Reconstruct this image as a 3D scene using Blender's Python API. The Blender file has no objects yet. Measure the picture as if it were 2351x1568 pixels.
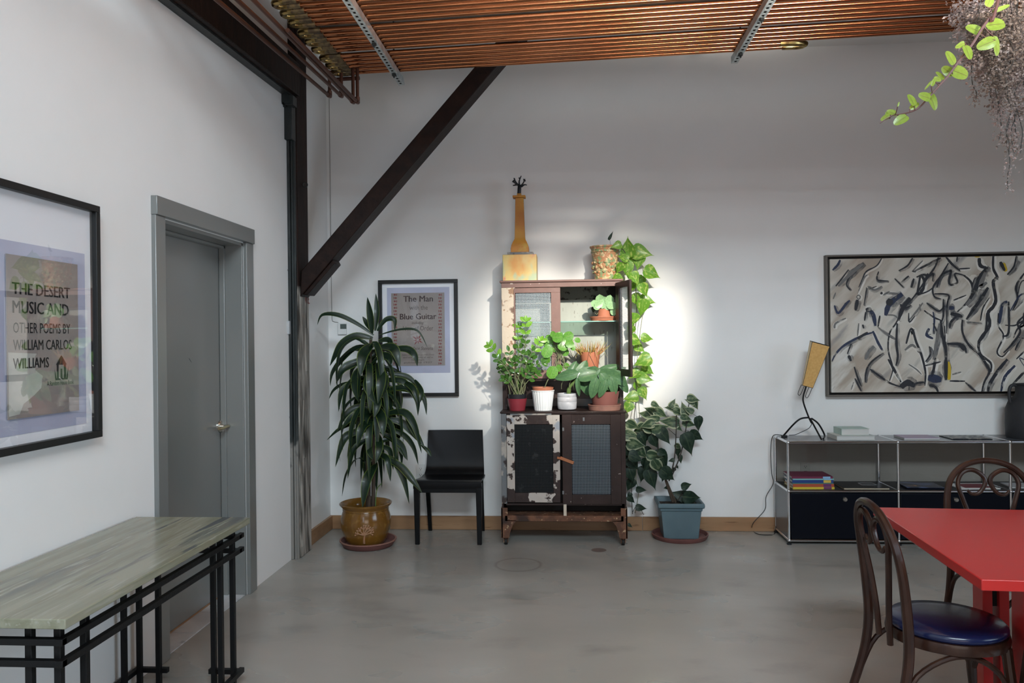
import bpy, bmesh, math, random
from mathutils import Vector as V, Matrix
rnd = random.Random(11)
S = bpy.context.scene
COL = S.collection
PI = math.pi

# ------------------------------------------------------------------ camera
FPX, YAW, PITCH, ROLL, CAMH = 1780.0, .0722, .0005, -.0117, 1.457
XL, D = -1.887, 6.006            # left wall plane, back wall plane
_cy, _sy, _cp, _sp = math.cos(YAW), math.sin(YAW), math.cos(PITCH), math.sin(PITCH)
_F = V((-_sy*_cp, _cy*_cp, _sp)); _R = V((_cy, _sy, 0)); _U = _R.cross(_F)
_cr, _sr = math.cos(ROLL), math.sin(ROLL)
_R, _U = _cr*_R + _sr*_U, -_sr*_R + _cr*_U
CAMP = V((0, 0, CAMH))
cam = bpy.data.cameras.new('camera'); cam.sensor_width = 36; cam.sensor_fit = 'HORIZONTAL'
cam.lens = FPX/2351*36; cam.clip_start = .05
co = bpy.data.objects.new('camera', cam); COL.objects.link(co)
co.matrix_world = Matrix(((_R.x, _U.x, -_F.x, 0), (_R.y, _U.y, -_F.y, 0), (_R.z, _U.z, -_F.z, CAMH), (0, 0, 0, 1)))
S.camera = co

def _ray(u, v): return _F + (u-1175.5)/FPX*_R - (v-784)/FPX*_U
def _pl(u, v, ax, val):
    r = _ray(u, v); return CAMP + r*((val-CAMP[ax])/r[ax])
def at(u, v, Y): return _pl(u, v, 1, Y)      # photo point at a known depth
def onX(u, v, X): return _pl(u, v, 0, X)
def onZ(u, v, Z=0): return _pl(u, v, 2, Z)

# ------------------------------------------------------------------ light
S.view_settings.view_transform = 'Standard'; S.view_settings.look = 'None'
S.view_settings.gamma = 1; S.view_settings.use_curve_mapping = False
S.view_settings.exposure = 0.25
S.cycles.use_denoising = True
S.cycles.max_bounces = 8; S.cycles.transparent_max_bounces = 16
S.cycles.sample_clamp_indirect = 6
W = bpy.data.worlds.new('world'); S.world = W; W.use_nodes = True
W.node_tree.nodes['Background'].inputs[0].default_value = (.62, .75, 1, 1)
W.node_tree.nodes['Background'].inputs[1].default_value = 1.0

def area(name, loc, target, sx, sy, power, col, spread=180):
    l = bpy.data.lights.new(name, 'AREA'); l.shape = 'RECTANGLE'; l.size = sx; l.size_y = sy
    l.energy = power; l.color = col; l.spread = math.radians(spread)
    o = bpy.data.objects.new(name, l); COL.objects.link(o); o.location = loc
    o.rotation_euler = (V(target)-V(loc)).to_track_quat('-Z', 'Y').to_euler()
    return o
# daylight at the windows of the wall behind the camera
area('clerestory_daylight', (1.1, -2.5, 4.95), (1.1, 3.0, 3.0), 2.9, .9, 335, (.74, .90, 1))
area('side_fill_light', (5.3, .7, 1.95), (-1.9, 1.6, 1.6), 3.0, 1.9, 42, (.66, .84, 1), 110)  # fill from an added, unseen side window, turns the left wall bluer
area('glazed_door_daylight', (1.1, -2.5, .95), (1.1, 3.0, .95), 2.8, 1.5, 30, (1, .80, .60))
area('left_window_daylight', (-1.1, -2.5, 1.85), (-.6, 3.0, 1.6), .7, 1.9, 16, (.70, .84, 1))
area('pipe_sun_standin', (1.1, -2.2, .58), (1.1-.115, -1.2, .58+math.tan(math.radians(31))), 2.9, .45, 190, (1, .95, .86), 20)  # added beam in place of sunlight bounced up onto the copper pipes
# added spot on the cabinet, stands in for sun reflected off the pipes
sp = bpy.data.lights.new('patch_sun_standin', 'SPOT'); sp.energy = 2600; sp.color = (1, .93, .80)
sp.spot_size = math.radians(17.5); sp.spot_blend = .95; sp.shadow_soft_size = .075
so = bpy.data.objects.new('patch_sun_standin', sp); COL.objects.link(so); so.location = (1.72, .1, 3.98)
so.rotation_euler = (V((.12, 6.0, 1.50))-so.location).to_track_quat('-Z', 'Y').to_euler()

# ------------------------------------------------------------------ materials
def _n(nt, t, **kw):
    n = nt.nodes.new(t)
    for k, v in kw.items(): setattr(n, k, v)
    return n
def rgb(r, g, b): return tuple((c/255/12.92 if c/255 <= .04045 else ((c/255+.055)/1.055)**2.4) for c in (r, g, b))
def M(name, col, rough=.5, metal=0, n=None, bump=None, coat=0, rn=None, spec=.35, stretch=None, trans=0, coords='Object', rot=None):
    """principled material; n = list of (scale, lo, hi, colour2[, detail]) noise layers, bump = (scale, strength), rn = roughness noise amount"""
    m = bpy.data.materials.new(name); m.use_nodes = True; nt = m.node_tree
    b = nt.nodes['Principled BSDF']; b.inputs['Roughness'].default_value = rough; b.inputs['Metallic'].default_value = metal
    b.inputs['Coat Weight'].default_value = coat; b.inputs['Coat Roughness'].default_value = .12
    if spec is not None: b.inputs['Specular IOR Level'].default_value = spec
    col = tuple(col)+(1,)
    b.inputs['Base Color'].default_value = col
    tc = _n(nt, 'ShaderNodeTexCoord'); vec = tc.outputs[coords]
    if stretch:
        mp = _n(nt, 'ShaderNodeMapping'); mp.inputs['Scale'].default_value = stretch
        if rot:
            m0 = _n(nt, 'ShaderNodeMapping'); m0.inputs['Rotation'].default_value = rot; nt.links.new(vec, m0.inputs[0]); vec = m0.outputs[0]
        nt.links.new(vec, mp.inputs[0]); vec = mp.outputs[0]
    cur = None
    for k, L in enumerate(n or []):
        no = _n(nt, 'ShaderNodeTexNoise'); no.inputs['Scale'].default_value = L[0]; no.inputs['Detail'].default_value = L[4] if len(L) > 4 else 5
        no.noise_dimensions = '4D'; no.inputs['W'].default_value = k*3.7
        nt.links.new(vec, no.inputs['Vector'])
        mr = _n(nt, 'ShaderNodeMapRange'); mr.inputs[1].default_value = L[1]; mr.inputs[2].default_value = L[2]
        nt.links.new(no.outputs[0], mr.inputs[0])
        mx = _n(nt, 'ShaderNodeMix', data_type='RGBA'); mx.inputs[7].default_value = tuple(L[3])+(1,)
        if cur is None: mx.inputs[6].default_value = col
        else: nt.links.new(cur, mx.inputs[6])
        nt.links.new(mr.outputs[0], mx.inputs[0]); cur = mx.outputs[2]
    if cur is not None: nt.links.new(cur, b.inputs['Base Color'])
    if rn:
        no = _n(nt, 'ShaderNodeTexNoise'); no.inputs['Scale'].default_value = rn[0]; nt.links.new(vec, no.inputs['Vector'])
        mr = _n(nt, 'ShaderNodeMapRange'); mr.inputs[1].default_value = .3; mr.inputs[2].default_value = .7
        mr.inputs[3].default_value = rough-rn[1]; mr.inputs[4].default_value = rough+rn[1]
        nt.links.new(no.outputs[0], mr.inputs[0]); nt.links.new(mr.outputs[0], b.inputs['Roughness'])
    if bump:
        no = _n(nt, 'ShaderNodeTexNoise'); no.inputs['Scale'].default_value = bump[0]; no.inputs['Detail'].default_value = 6
        nt.links.new(vec, no.inputs['Vector'])
        bp = _n(nt, 'ShaderNodeBump'); bp.inputs['Strength'].default_value = bump[1]; bp.inputs['Distance'].default_value = .01
        nt.links.new(no.outputs[0], bp.inputs['Height']); nt.links.new(bp.outputs[0], b.inputs['Normal'])
    if trans:
        tr = _n(nt, 'ShaderNodeBsdfTranslucent'); tr.inputs[0].default_value = (min(1, col[0]*1.6), min(1, col[1]*1.5), col[2]*.8, 1)
        if cur is not None: nt.links.new(cur, tr.inputs[0])
        mxs = _n(nt, 'ShaderNodeMixShader'); mxs.inputs[0].default_value = trans
        nt.links.new(b.outputs[0], mxs.inputs[1]); nt.links.new(tr.outputs[0], mxs.inputs[2])
        nt.links.new(mxs.outputs[0], nt.nodes['Material Output'].inputs[0])
    return m

def glassmat(name, col=(1, 1, 1), f0=.06):
    """thin pane: clear, reflecting more at glancing angles"""
    m = bpy.data.materials.new(name); m.use_nodes = True; nt = m.node_tree; nt.nodes.remove(nt.nodes['Principled BSDF'])
    t = _n(nt, 'ShaderNodeBsdfTransparent'); t.inputs[0].default_value = tuple(col)+(1,)
    g = _n(nt, 'ShaderNodeBsdfGlossy'); g.inputs['Roughness'].default_value = .0
    w = _n(nt, 'ShaderNodeLayerWeight'); w.inputs[0].default_value = .5
    pw = _n(nt, 'ShaderNodeMath', operation='POWER'); pw.inputs[1].default_value = 5; nt.links.new(w.outputs['Facing'], pw.inputs[0])
    ma = _n(nt, 'ShaderNodeMath', operation='MULTIPLY_ADD'); ma.inputs[1].default_value = 1-f0; ma.inputs[2].default_value = f0; nt.links.new(pw.outputs[0], ma.inputs[0])
    x = _n(nt, 'ShaderNodeMixShader')
    nt.links.new(ma.outputs[0], x.inputs[0]); nt.links.new(t.outputs[0], x.inputs[1]); nt.links.new(g.outputs[0], x.inputs[2])
    nt.links.new(x.outputs[0], nt.nodes['Material Output'].inputs[0])
    return m

def leafmat(name, c1, c2, edge=None, edgew=.12, vein=None, noise=(9, .45, .6), rough=.35, trans=.25, coat=.15):
    """leaf: noise between two greens, optional rim colour and midrib along the UV"""
    m = bpy.data.materials.new(name); m.use_nodes = True; nt = m.node_tree
    b = nt.nodes['Principled BSDF']; b.inputs['Roughness'].default_value = rough; b.inputs['Coat Weight'].default_value = coat; b.inputs['Specular IOR Level'].default_value = .35
    tc = _n(nt, 'ShaderNodeTexCoord'); oi = _n(nt, 'ShaderNodeObjectInfo')
    no = _n(nt, 'ShaderNodeTexNoise', noise_dimensions='4D'); no.inputs['Scale'].default_value = noise[0]; no.inputs['Detail'].default_value = 3
    mw = _n(nt, 'ShaderNodeMath', operation='MULTIPLY'); mw.inputs[1].default_value = 40
    nt.links.new(oi.outputs['Random'], mw.inputs[0]); nt.links.new(mw.outputs[0], no.inputs['W']); nt.links.new(tc.outputs['UV'], no.inputs['Vector'])
    mr = _n(nt, 'ShaderNodeMapRange'); mr.inputs[1].default_value = noise[1]; mr.inputs[2].default_value = noise[2]; nt.links.new(no.outputs[0], mr.inputs[0])
    mx = _n(nt, 'ShaderNodeMix', data_type='RGBA'); mx.inputs[6].default_value = tuple(c1)+(1,); mx.inputs[7].default_value = tuple(c2)+(1,)
    nt.links.new(mr.outputs[0], mx.inputs[0]); cur = mx.outputs[2]
    sx = _n(nt, 'ShaderNodeSeparateXYZ'); nt.links.new(tc.outputs['UV'], sx.inputs[0])
    d = _n(nt, 'ShaderNodeMath', operation='SUBTRACT'); d.inputs[1].default_value = .5; nt.links.new(sx.outputs[0], d.inputs[0])
    a = _n(nt, 'ShaderNodeMath', operation='ABSOLUTE'); nt.links.new(d.outputs[0], a.inputs[0])
    for colr, lo, hi in ([(edge, .5-edgew-.05, .5-edgew)] if edge else []) + ([(vein, .035, .015)] if vein else []):
        r2 = _n(nt, 'ShaderNodeMapRange'); r2.inputs[1].default_value = lo; r2.inputs[2].default_value = hi; nt.links.new(a.outputs[0], r2.inputs[0])
        m2 = _n(nt, 'ShaderNodeMix', data_type='RGBA'); m2.inputs[7].default_value = tuple(colr)+(1,)
        nt.links.new(r2.outputs[0], m2.inputs[0]); nt.links.new(cur, m2.inputs[6]); cur = m2.outputs[2]
    nt.links.new(cur, b.inputs['Base Color'])
    tr = _n(nt, 'ShaderNodeBsdfTranslucent'); nt.links.new(cur, tr.inputs[0])
    x = _n(nt, 'ShaderNodeMixShader'); x.inputs[0].default_value = trans
    nt.links.new(b.outputs[0], x.inputs[1]); nt.links.new(tr.outputs[0], x.inputs[2])
    nt.links.new(x.outputs[0], nt.nodes['Material Output'].inputs[0])
    return m

# ------------------------------------------------------------------ mesh helpers
class MB:
    def __init__(s): s.v = []; s.f = []; s.uv = None
    def add(s, vs, fs):
        k = len(s.v); s.v += [V(p) for p in vs]; s.f += [tuple(i+k for i in f) for f in fs]; return s
    def box(s, x0, x1, y0, y1, z0, z1):
        return s.add([(x, y, z) for x in (x0, x1) for y in (y0, y1) for z in (z0, z1)],
                     [(0, 1, 3, 2), (4, 6, 7, 5), (0, 4, 5, 1), (2, 3, 7, 6), (0, 2, 6, 4), (1, 5, 7, 3)])
    def hexa(s, lo, hi):      # two quads of 4 points
        return s.add(list(lo)+list(hi), [(3, 2, 1, 0), (4, 5, 6, 7), (0, 1, 5, 4), (1, 2, 6, 5), (2, 3, 7, 6), (3, 0, 4, 7)])
    def bar(s, a, b, w, h=None, up=(0, 0, 1)):   # square bar from a to b
        a, b, up = V(a), V(b), V(up); h = h or w; d = (b-a).normalized()
        x = d.cross(up)
        if x.length < 1e-4: x = d.cross(V((1, 0, 0)))
        x.normalize(); y = x.cross(d)
        q = lambda p: [p-x*w/2-y*h/2, p+x*w/2-y*h/2, p+x*w/2+y*h/2, p-x*w/2+y*h/2]
        return s.hexa(q(a), q(b))
    def tube(s, pts, r, n=8, closed=False, caps=True, flat=1.0):
        pts = [V(p) for p in pts]; N = len(pts); rs = r if isinstance(r, (list, tuple)) else [r]*N
        tg = []
        for i in range(N):
            a = pts[(i-1) % N] if (closed or i) else pts[i]; b = pts[(i+1) % N] if (closed or i < N-1) else pts[i]
            t = b-a; tg.append(t.normalized() if t.length > 1e-9 else V((0, 0, 1)))
        up = V((0, 0, 1)) if abs(tg[0].z) < .9 else V((1, 0, 0))
        x = tg[0].cross(up).normalized(); k = len(s.v)
        for i in range(N):
            x = x-tg[i]*x.dot(tg[i]); x.normalize(); y = tg[i].cross(x)
            for j in range(n):
                c = 2*PI*j/n; s.v.append(pts[i]+x*(rs[i]*math.cos(c))+y*(rs[i]*flat*math.sin(c)))
        for i in range(N if closed else N-1):
            for j in range(n):
                a = k+i*n+j; b = k+i*n+(j+1) % n; i2 = (i+1) % N; c = k+i2*n+(j+1) % n; e = k+i2*n+j
                s.f.append((a, b, c, e))
        if caps and not closed:
            s.f.append(tuple(k+j for j in range(n-1, -1, -1))); s.f.append(tuple(k+(N-1)*n+j for j in range(n)))
        return s
    def lathe(s, prof, cx, cy, z0=0, n=32):
        k = len(s.v); idx = []
        for r, z in prof:
            if r < 1e-6: idx.append([len(s.v)]); s.v.append(V((cx, cy, z0+z)))
            else:
                idx.append(list(range(len(s.v), len(s.v)+n)))
                for j in range(n):
                    a = 2*PI*j/n; s.v.append(V((cx+r*math.cos(a), cy+r*math.sin(a), z0+z)))
        for A, B in zip(idx, idx[1:]):
            for j in range(n):
                j2 = (j+1) % n
                if len(A) == 1 and len(B) == 1: continue
                if len(A) == 1: s.f.append((A[0], B[j2], B[j]))
                elif len(B) == 1: s.f.append((A[j], A[j2], B[0]))
                else: s.f.append((A[j], A[j2], B[j2], B[j]))
        return s
    def ball(s, c, r, n=10):
        c = V(c); return s.lathe([(r*math.sin(PI*i/(n//2+1)), -r*math.cos(PI*i/(n//2+1))) for i in range(n//2+2)], c.x, c.y, c.z, n)
    def prism(s, poly, f0, f1):   # poly of 2D points; f0,f1 map a 2D point to 3D at both ends
        n = len(poly); return s.add([f0(p) for p in poly]+[f1(p) for p in poly],
            [tuple(range(n-1, -1, -1)), tuple(range(n, 2*n))]+[(i, (i+1) % n, n+(i+1) % n, n+i) for i in range(n)])
    def build(s, name, mat, parent=None, bevel=0, smooth=True, angle=35, kind=None, fix=True):
        me = bpy.data.meshes.new(name); o = bpy.data.objects.new(name, me); COL.objects.link(o)
        off = wloc(parent) if parent else V((0, 0, 0))
        if parent is None and s.v:    # origin at the bottom middle of the thing
            lo = V([min(p[i] for p in s.v) for i in range(3)]); hi = V([max(p[i] for p in s.v) for i in range(3)])
            off = V(((lo.x+hi.x)/2, (lo.y+hi.y)/2, lo.z)); o.location = off
        me.from_pydata([tuple(p-off) for p in s.v], [], s.f); me.update()
        if fix:
            bm = bmesh.new(); bm.from_mesh(me); bmesh.ops.recalc_face_normals(bm, faces=bm.faces); bm.to_mesh(me); bm.free()
        if s.uv:
            u = me.uv_layers.new(name='UVMap')
            for l in me.loops: u.data[l.index].uv = s.uv[l.vertex_index]
        if smooth:
            me.polygons.foreach_set('use_smooth', [True]*len(me.polygons)); me.set_sharp_from_angle(angle=math.radians(angle))
        me.materials.append(mat)
        if parent: o.parent = parent
        if bevel:
            b = o.modifiers.new('bevel', 'BEVEL'); b.width = bevel; b.segments = 2; b.limit_method = 'ANGLE'; b.angle_limit = math.radians(40)
        if kind: o['kind'] = kind
        return o
def wloc(o):
    p = V(o.location)
    while o.parent: o = o.parent; p = p+V(o.location)
    return p
def tag(o, label=None, cat=None, group=None, kind=None):
    for k, v in (('label', label), ('category', cat), ('group', group), ('kind', kind)):
        if v: o[k] = v
    return o
def thing(name, label, cat, loc, group=None):
    o = bpy.data.objects.new(name, None); COL.objects.link(o); o.location = loc; o.empty_display_size = .05
    return tag(o, label, cat, group)
def copy_tree(o, parent=None):
    c = o.copy(); COL.objects.link(c); c.parent = parent
    for ch in list(o.children): copy_tree(ch, c)
    return c
def spl(pts, m=6, closed=False):      # catmull-rom
    P = [V(p) for p in pts]; n = len(P); out = []
    for i in range(n if closed else n-1):
        g = (lambda k: P[k % n]) if closed else (lambda k: P[min(max(k, 0), n-1)])
        a, b, c, d = g(i-1), g(i), g(i+1), g(i+2)
        for j in range(m):
            t = j/m; out.append(.5*((2*b)+(c-a)*t+(2*a-5*b+4*c-d)*t*t+(3*b-a-3*c+d)*t**3))
    if not closed: out.append(P[-1])
    return out
def leaf_strip(pts, width, up, prof, fold=.25, cols=4):
    """leaf along a spine; width = half width; prof(t) 0..1 profile; returns MB with UVs"""
    mb = MB(); mb.uv = []; pts = [V(p) for p in pts]; N = len(pts); up = V(up)
    for i, p in enumerate(pts):
        t = i/(N-1); d = (pts[min(i+1, N-1)]-pts[max(i-1, 0)]).normalized()
        x = d.cross(up); x = x.normalized() if x.length > 1e-3 else V((1, 0, 0)); nn = x.cross(d)
        w = width*prof(t)
        for j in range(cols+1):
            q = 2*j/cols-1; mb.v.append(p+x*(w*q)+nn*(abs(q)*w*fold)); mb.uv.append((j/cols, t))
    c1 = cols+1
    for i in range(N-1):
        for j in range(cols): mb.f.append((i*c1+j, i*c1+j+1, (i+1)*c1+j+1, (i+1)*c1+j))
    return mb
_LM = {}
def unit_leaf(name, prof, mat, n=8, curl=.18, fold=.15, cols=4, wave=0):
    mb = leaf_strip([V((0, i/n, -curl*(i/n)**2+wave*math.sin(7*i/n))) for i in range(n+1)], .5, (0, 0, 1), prof, fold, cols)
    me = bpy.data.meshes.new(name); me.from_pydata([tuple(p) for p in mb.v], [], mb.f)
    u = me.uv_layers.new(name='UVMap')
    for l in me.loops: u.data[l.index].uv = mb.uv[l.vertex_index]
    me.polygons.foreach_set('use_smooth', [True]*len(me.polygons)); me.materials.append(mat)
    return me
def put_leaf(me, base, d, nrm, L, Wd, parent, name='leaf'):
    d = V(d).normalized(); x = d.cross(V(nrm)); x = x.normalized() if x.length > 1e-4 else V((1, 0, 0)); z = x.cross(d)
    o = bpy.data.objects.new(name, me); COL.objects.link(o); o.parent = parent
    b = V(base)-wloc(parent)
    o.matrix_local = Matrix(((x.x*Wd, d.x*L, z.x*L, b.x), (x.y*Wd, d.y*L, z.y*L, b.y), (x.z*Wd, d.z*L, z.z*L, b.z), (0, 0, 0, 1)))
    return o
def R(a, b): return rnd.uniform(a, b)
def text(name, s, parent, mat, P0, ex, ez, w, h=None, thick=.0006, bold=0, shear=0, align='C'):
    """lettering laid on a surface: P0 = middle of the baseline (or its start), ex = reading direction, ez = up"""
    c = bpy.data.curves.new(name, 'FONT'); c.body = s; c.size = 1; c.shear = shear; c.resolution_u = 2
    t = bpy.data.objects.new('tmp', c); COL.objects.link(t)
    dg = bpy.context.evaluated_depsgraph_get(); me = bpy.data.meshes.new_from_object(t.evaluated_get(dg))
    bpy.data.objects.remove(t)
    xs = [v.co.x for v in me.vertices]; ys = [v.co.y for v in me.vertices]
    if not xs: return None
    x0, x1, y0, y1 = min(xs), max(xs), 0, max(ys); sx = w/(x1-x0); sy = (h/(y1-y0)) if h else sx
    ex, ez = V(ex).normalized(), V(ez).normalized(); nn = ex.cross(ez); off = wloc(parent)
    for v in me.vertices:
        q = V(P0)+ex*((v.co.x-(x0 if align == 'L' else (x0+x1)/2))*sx)+ez*(v.co.y*sy)+nn*thick
        v.co = q-off
    if bold > 0:      # heavier lettering: the same glyphs laid down again a little to each side
        vs = [v.co.copy() for v in me.vertices]; fs = [tuple(q.vertices) for q in me.polygons]; n_ = len(vs); bx = ex*(bold*sx)
        me = bpy.data.meshes.new(name)
        me.from_pydata([v+bx*k+nn*(.00004*k) for k in (-1, 0, 1) for v in vs], [], [tuple(i+n_*k for i in f) for k in range(3) for f in fs])
    me.materials.clear(); me.materials.append(mat); me.name = name
    o = bpy.data.objects.new(name, me); COL.objects.link(o); o.parent = parent
    return o
# ------------------------------------------------------------------ material list
m_wall = M('painted plaster', (.76, .75, .735), .8, n=[(2.2, .4, .7, (.73, .72, .70))], bump=(60, .04))
m_ceil = M('ceiling boards', (.16, .13, .105), .8, n=[(3, .4, .6, (.12, .10, .08))])
m_grey = M('grey door paint', (.165, .170, .163), .30, spec=.6, n=[(1.5, .4, .7, (.155, .160, .155))], bump=(90, .006))
b_ = m_grey.node_tree.nodes['Principled BSDF']; b_.inputs['Coat Weight'].default_value = .8; b_.inputs['Coat Roughness'].default_value = .24
m_black = M('black lacquer', (.0045, .0045, .005), .30, spec=.22)
m_blackframe = M('black frame wood', (.012, .012, .012), .42, bump=(40, .05))
m_mat = M('white mat board', (.84, .84, .87), .8)
m_print = M('violet grey print paper', (.50, .52, .66), .6, n=[(2.5, .35, .7, (.40, .41, .53))])
m_book1 = M('brown paper cover', (.33, .285, .26), .6, n=[(3, .35, .65, (.27, .235, .22)), (14, .6, .7, (.40, .36, .32))])
m_torn = M('torn paper white', (.52, .51, .47), .8, n=[(9, .4, .6, (.42, .42, .38))])
m_ink = M('black ink', (.012, .012, .014), .5)
m_inkbrown = M('brown ink', (.045, .022, .022), .5)
m_inkpale = M('faded ink', (.095, .07, .065), .6)
m_inkred = M('faded red ink', (.22, .060, .058), .6)
m_glass = glassmat('picture glass', f0=.085)
m_pane = glassmat('window glass')
m_bayshade = glassmat('bay shade tint', (.735, .72, .70), f0=.02)  # tint standing in for the shade inside the open shelf bays
m_glasslow = glassmat('matt picture glass', f0=.015)
m_shelfglass = glassmat('green shelf glass', (.80, .93, .88))
m_timber = M('dark stained timber', (.013, .0075, .006), .5, spec=.15, n=[(4, .4, .7, (.026, .012, .0085)), (16, .62, .7, (.008, .005, .004))], bump=(14, .25), stretch=(6, 6, .8))
m_brace = M('dark brown timber', (.011, .006, .005), .5, spec=.15, n=[(5, .35, .7, (.022, .0105, .0075)), (18, .6, .72, (.008, .005, .0045))], bump=(14, .2), stretch=(3, 3, 3))
m_steel = M('blackened steel', (.020, .024, .024), .4, n=[(8, .5, .75, (.045, .048, .046))], bump=(25, .15), stretch=(3, 3, .7))
m_copper = M('copper pipe', (.58, .225, .10), .15, 1, n=[(1.3, .42, .62, (.44, .165, .075)), (9, .6, .75, (.42, .17, .08))], rn=(3, .04), stretch=(1.2, 9, 9))
m_coppersup = M('dull copper', (.15, .068, .045), .42, .8, n=[(3, .4, .65, (.10, .045, .032))])
m_brass = M('soldered brass', (.52, .37, .14), .25, 1, n=[(25, .45, .6, (.22, .13, .05))])
m_solder = M('tarnished joint', (.15, .11, .075), .4, 1, n=[(30, .4, .6, (.30, .22, .12))])
m_galv = M('galvanised steel', (.58, .62, .61), .40, .45, n=[(20, .4, .6, (.38, .42, .42))])
m_pine = M('varnished pine', (.31, .175, .09), .42, n=[(2, .4, .65, (.25, .135, .068)), (9, .62, .68, (.17, .085, .04))], stretch=(.6, 6, 9))
m_chrome = M('chrome', (.75, .76, .78), .09, 1)
m_satin = M('satin nickel', (.55, .52, .47), .25, 1)
m_brasslever = M('worn brass', (.62, .50, .30), .3, 1)
m_plate = M('white plastic', (.68, .68, .66), .4)
m_plategrey = M('grey plastic', (.40, .41, .42), .4)
m_lcd = M('grey display', (.09, .11, .10), .25)
m_cord = M('black cord', (.012, .012, .012), .5)
m_redpaint = M('red marker paint', (.20, .03, .025), .6)
m_tile = M('pale marble sill', (.56, .57, .58), .35, n=[(5, .4, .62, (.43, .44, .46)), (14, .6, .68, (.30, .31, .33))])
m_marble = M('green grey marble', (.190, .186, .128), .16, n=[(2.4, .42, .60, (.25, .246, .182), 10), (1.1, .55, .66, (.125, .128, .105), 9), (9, .56, .66, (.29, .29, .235), 9), (.95, .588, .618, (.055, .060, .065), 5), (1.6, .60, .625, (.075, .08, .08), 6)], stretch=(9, .7, 9), rn=(8, .05))
m_blackmetal = M('black painted steel', (.005, .005, .0055), .42, spec=.2, bump=(60, .1))
m_usm = M('graphite sheet metal', (.085, .09, .10), .22, spec=.6)
m_usmblack = M('black sheet metal', (.0025, .0035, .007), .32, spec=.15)
m_red = M('red lacquer', (.44, .022, .020), .24, n=[(2, .4, .7, (.41, .021, .019))], bump=(50, .02))
m_bent = M('dark bent beech', (.022, .0085, .0055), .30, spec=.25, n=[(6, .4, .65, (.038, .015, .009))], coat=.12, stretch=(4, 4, 1.5))
m_navy = M('navy vinyl', (.006, .010, .045), .26, bump=(120, .02), coat=.2)
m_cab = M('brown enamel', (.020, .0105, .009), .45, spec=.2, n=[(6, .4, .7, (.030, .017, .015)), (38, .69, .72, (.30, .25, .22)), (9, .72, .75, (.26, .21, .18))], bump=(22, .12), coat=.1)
m_cablit = M('lit brown enamel', (.155, .085, .070), .5, n=[(7, .4, .7, (.185, .105, .09)), (30, .68, .71, (.42, .34, .29))], bump=(22, .12))  # lighter copy of the enamel, light on the upper parts put into the colour
m_peel = M('peeling cream paint', (.36, .31, .27), .65, n=[(3, .3, .7, (.47, .42, .375)), (11, .60, .66, (.25, .27, .30)), (6.5, .51, .525, (.026, .014, .012)), (17, .58, .60, (.035, .02, .016))], bump=(18, .35))
m_peelwarm = M('peeling white paint', (.50, .42, .33), .65, n=[(20, .56, .60, (.26, .15, .09)), (7, .60, .63, (.15, .09, .065))], bump=(20, .35))
m_cabgrey = M('scraped grey metal', (.12, .125, .13), .5, n=[(16, .5, .58, (.34, .30, .26)), (9, .58, .62, (.03, .02, .018))], bump=(20, .3))
m_rust = M('rusted iron', (.085, .038, .022), .75, n=[(14, .42, .55, (.15, .065, .035)), (36, .60, .64, (.36, .24, .14)), (6, .58, .66, (.035, .018, .013))], bump=(30, .4))
m_inside = M('pale painted lining', (.36, .37, .33), .7, n=[(3, .35, .65, (.30, .31, .275)), (26, .63, .67, (.20, .20, .17))], stretch=(3, 3, .7))
m_insideshade = M('shaded flaking lining', (.16, .165, .14), .75, n=[(16, .52, .56, (.035, .03, .026))])  # flaking lining darkened, shadow of the cabinet roof put into the colour
m_dark = M('dark interior', (.010, .008, .007), .7)
m_wiredark = M('dark wire', (.025, .026, .027), .45, .3)
m_wirelight = M('galvanised wire', (.20, .23, .26), .4, .3)
m_backing = M('dark backing sheet', (.007, .008, .009), .6, spec=.1, n=[(18, .60, .70, (.035, .038, .038))])
m_backblue = M('blue grey backing', (.009, .013, .016), .6, spec=.1)
m_latch = M('orange wood', (.33, .115, .045), .5)
m_ochre = M('ochre glaze', (.195, .090, .014), .18, n=[(4, .4, .65, (.14, .062, .011)), (30, .55, .7, (.21, .105, .022))], coat=.5, bump=(18, .04))
m_relief = M('unglazed relief', (.34, .18, .10), .5)
m_soil = M('potting soil', (.022, .014, .010), .9, n=[(40, .5, .6, (.06, .04, .028))], bump=(50, .6))
m_terra = M('terracotta', (.42, .155, .085), .7, n=[(6, .4, .65, (.36, .125, .068))])
m_terradark = M('dark terracotta', (.15, .060, .052), .55, n=[(7, .4, .65, (.12, .048, .043))])
m_terralip = M('weathered terracotta', (.27, .135, .10), .6, n=[(10, .4, .6, (.21, .10, .08))])
m_terraplum = M('brown clay', (.17, .062, .05), .6)
m_slate = M('blue grey plastic', (.095, .145, .165), .5, n=[(5, .4, .65, (.08, .125, .145))])
m_crimson = M('crimson plastic', (.21, .025, .035), .4)
m_potblack = M('black plastic', (.012, .013, .016), .45)
m_white = M('white ceramic', (.70, .71, .71), .35)
m_paleg = M('pale grey ceramic', (.44, .44, .46), .4, n=[(12, .5, .6, (.36, .36, .38))])
m_ornate = M('gilded clay', (.40, .19, .09), .5, n=[(34, .48, .54, (.20, .27, .13)), (52, .54, .58, (.60, .42, .24))], bump=(40, .7))
m_stain = M('yellow orange paint', (.56, .42, .16), .55, n=[(7, .48, .66, (.55, .27, .08)), (12, .55, .66, (.30, .42, .30)), (17, .64, .70, (.50, .16, .14)), (5, .5, .7, (.58, .48, .24))], stretch=(1, 1, .6))
m_ochpaint = M('mustard paint', (.46, .21, .022), .5, n=[(5, .42, .6, (.36, .13, .015)), (8, .56, .66, (.42, .34, .06))])
m_lampshade = M('tan paper shade', (.56, .335, .115), .7, n=[(60, .4, .6, (.50, .29, .09))])
m_lampside = M('light tan paper', (.68, .55, .36), .7)  # paper of the left panel, lighter than the other three
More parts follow.
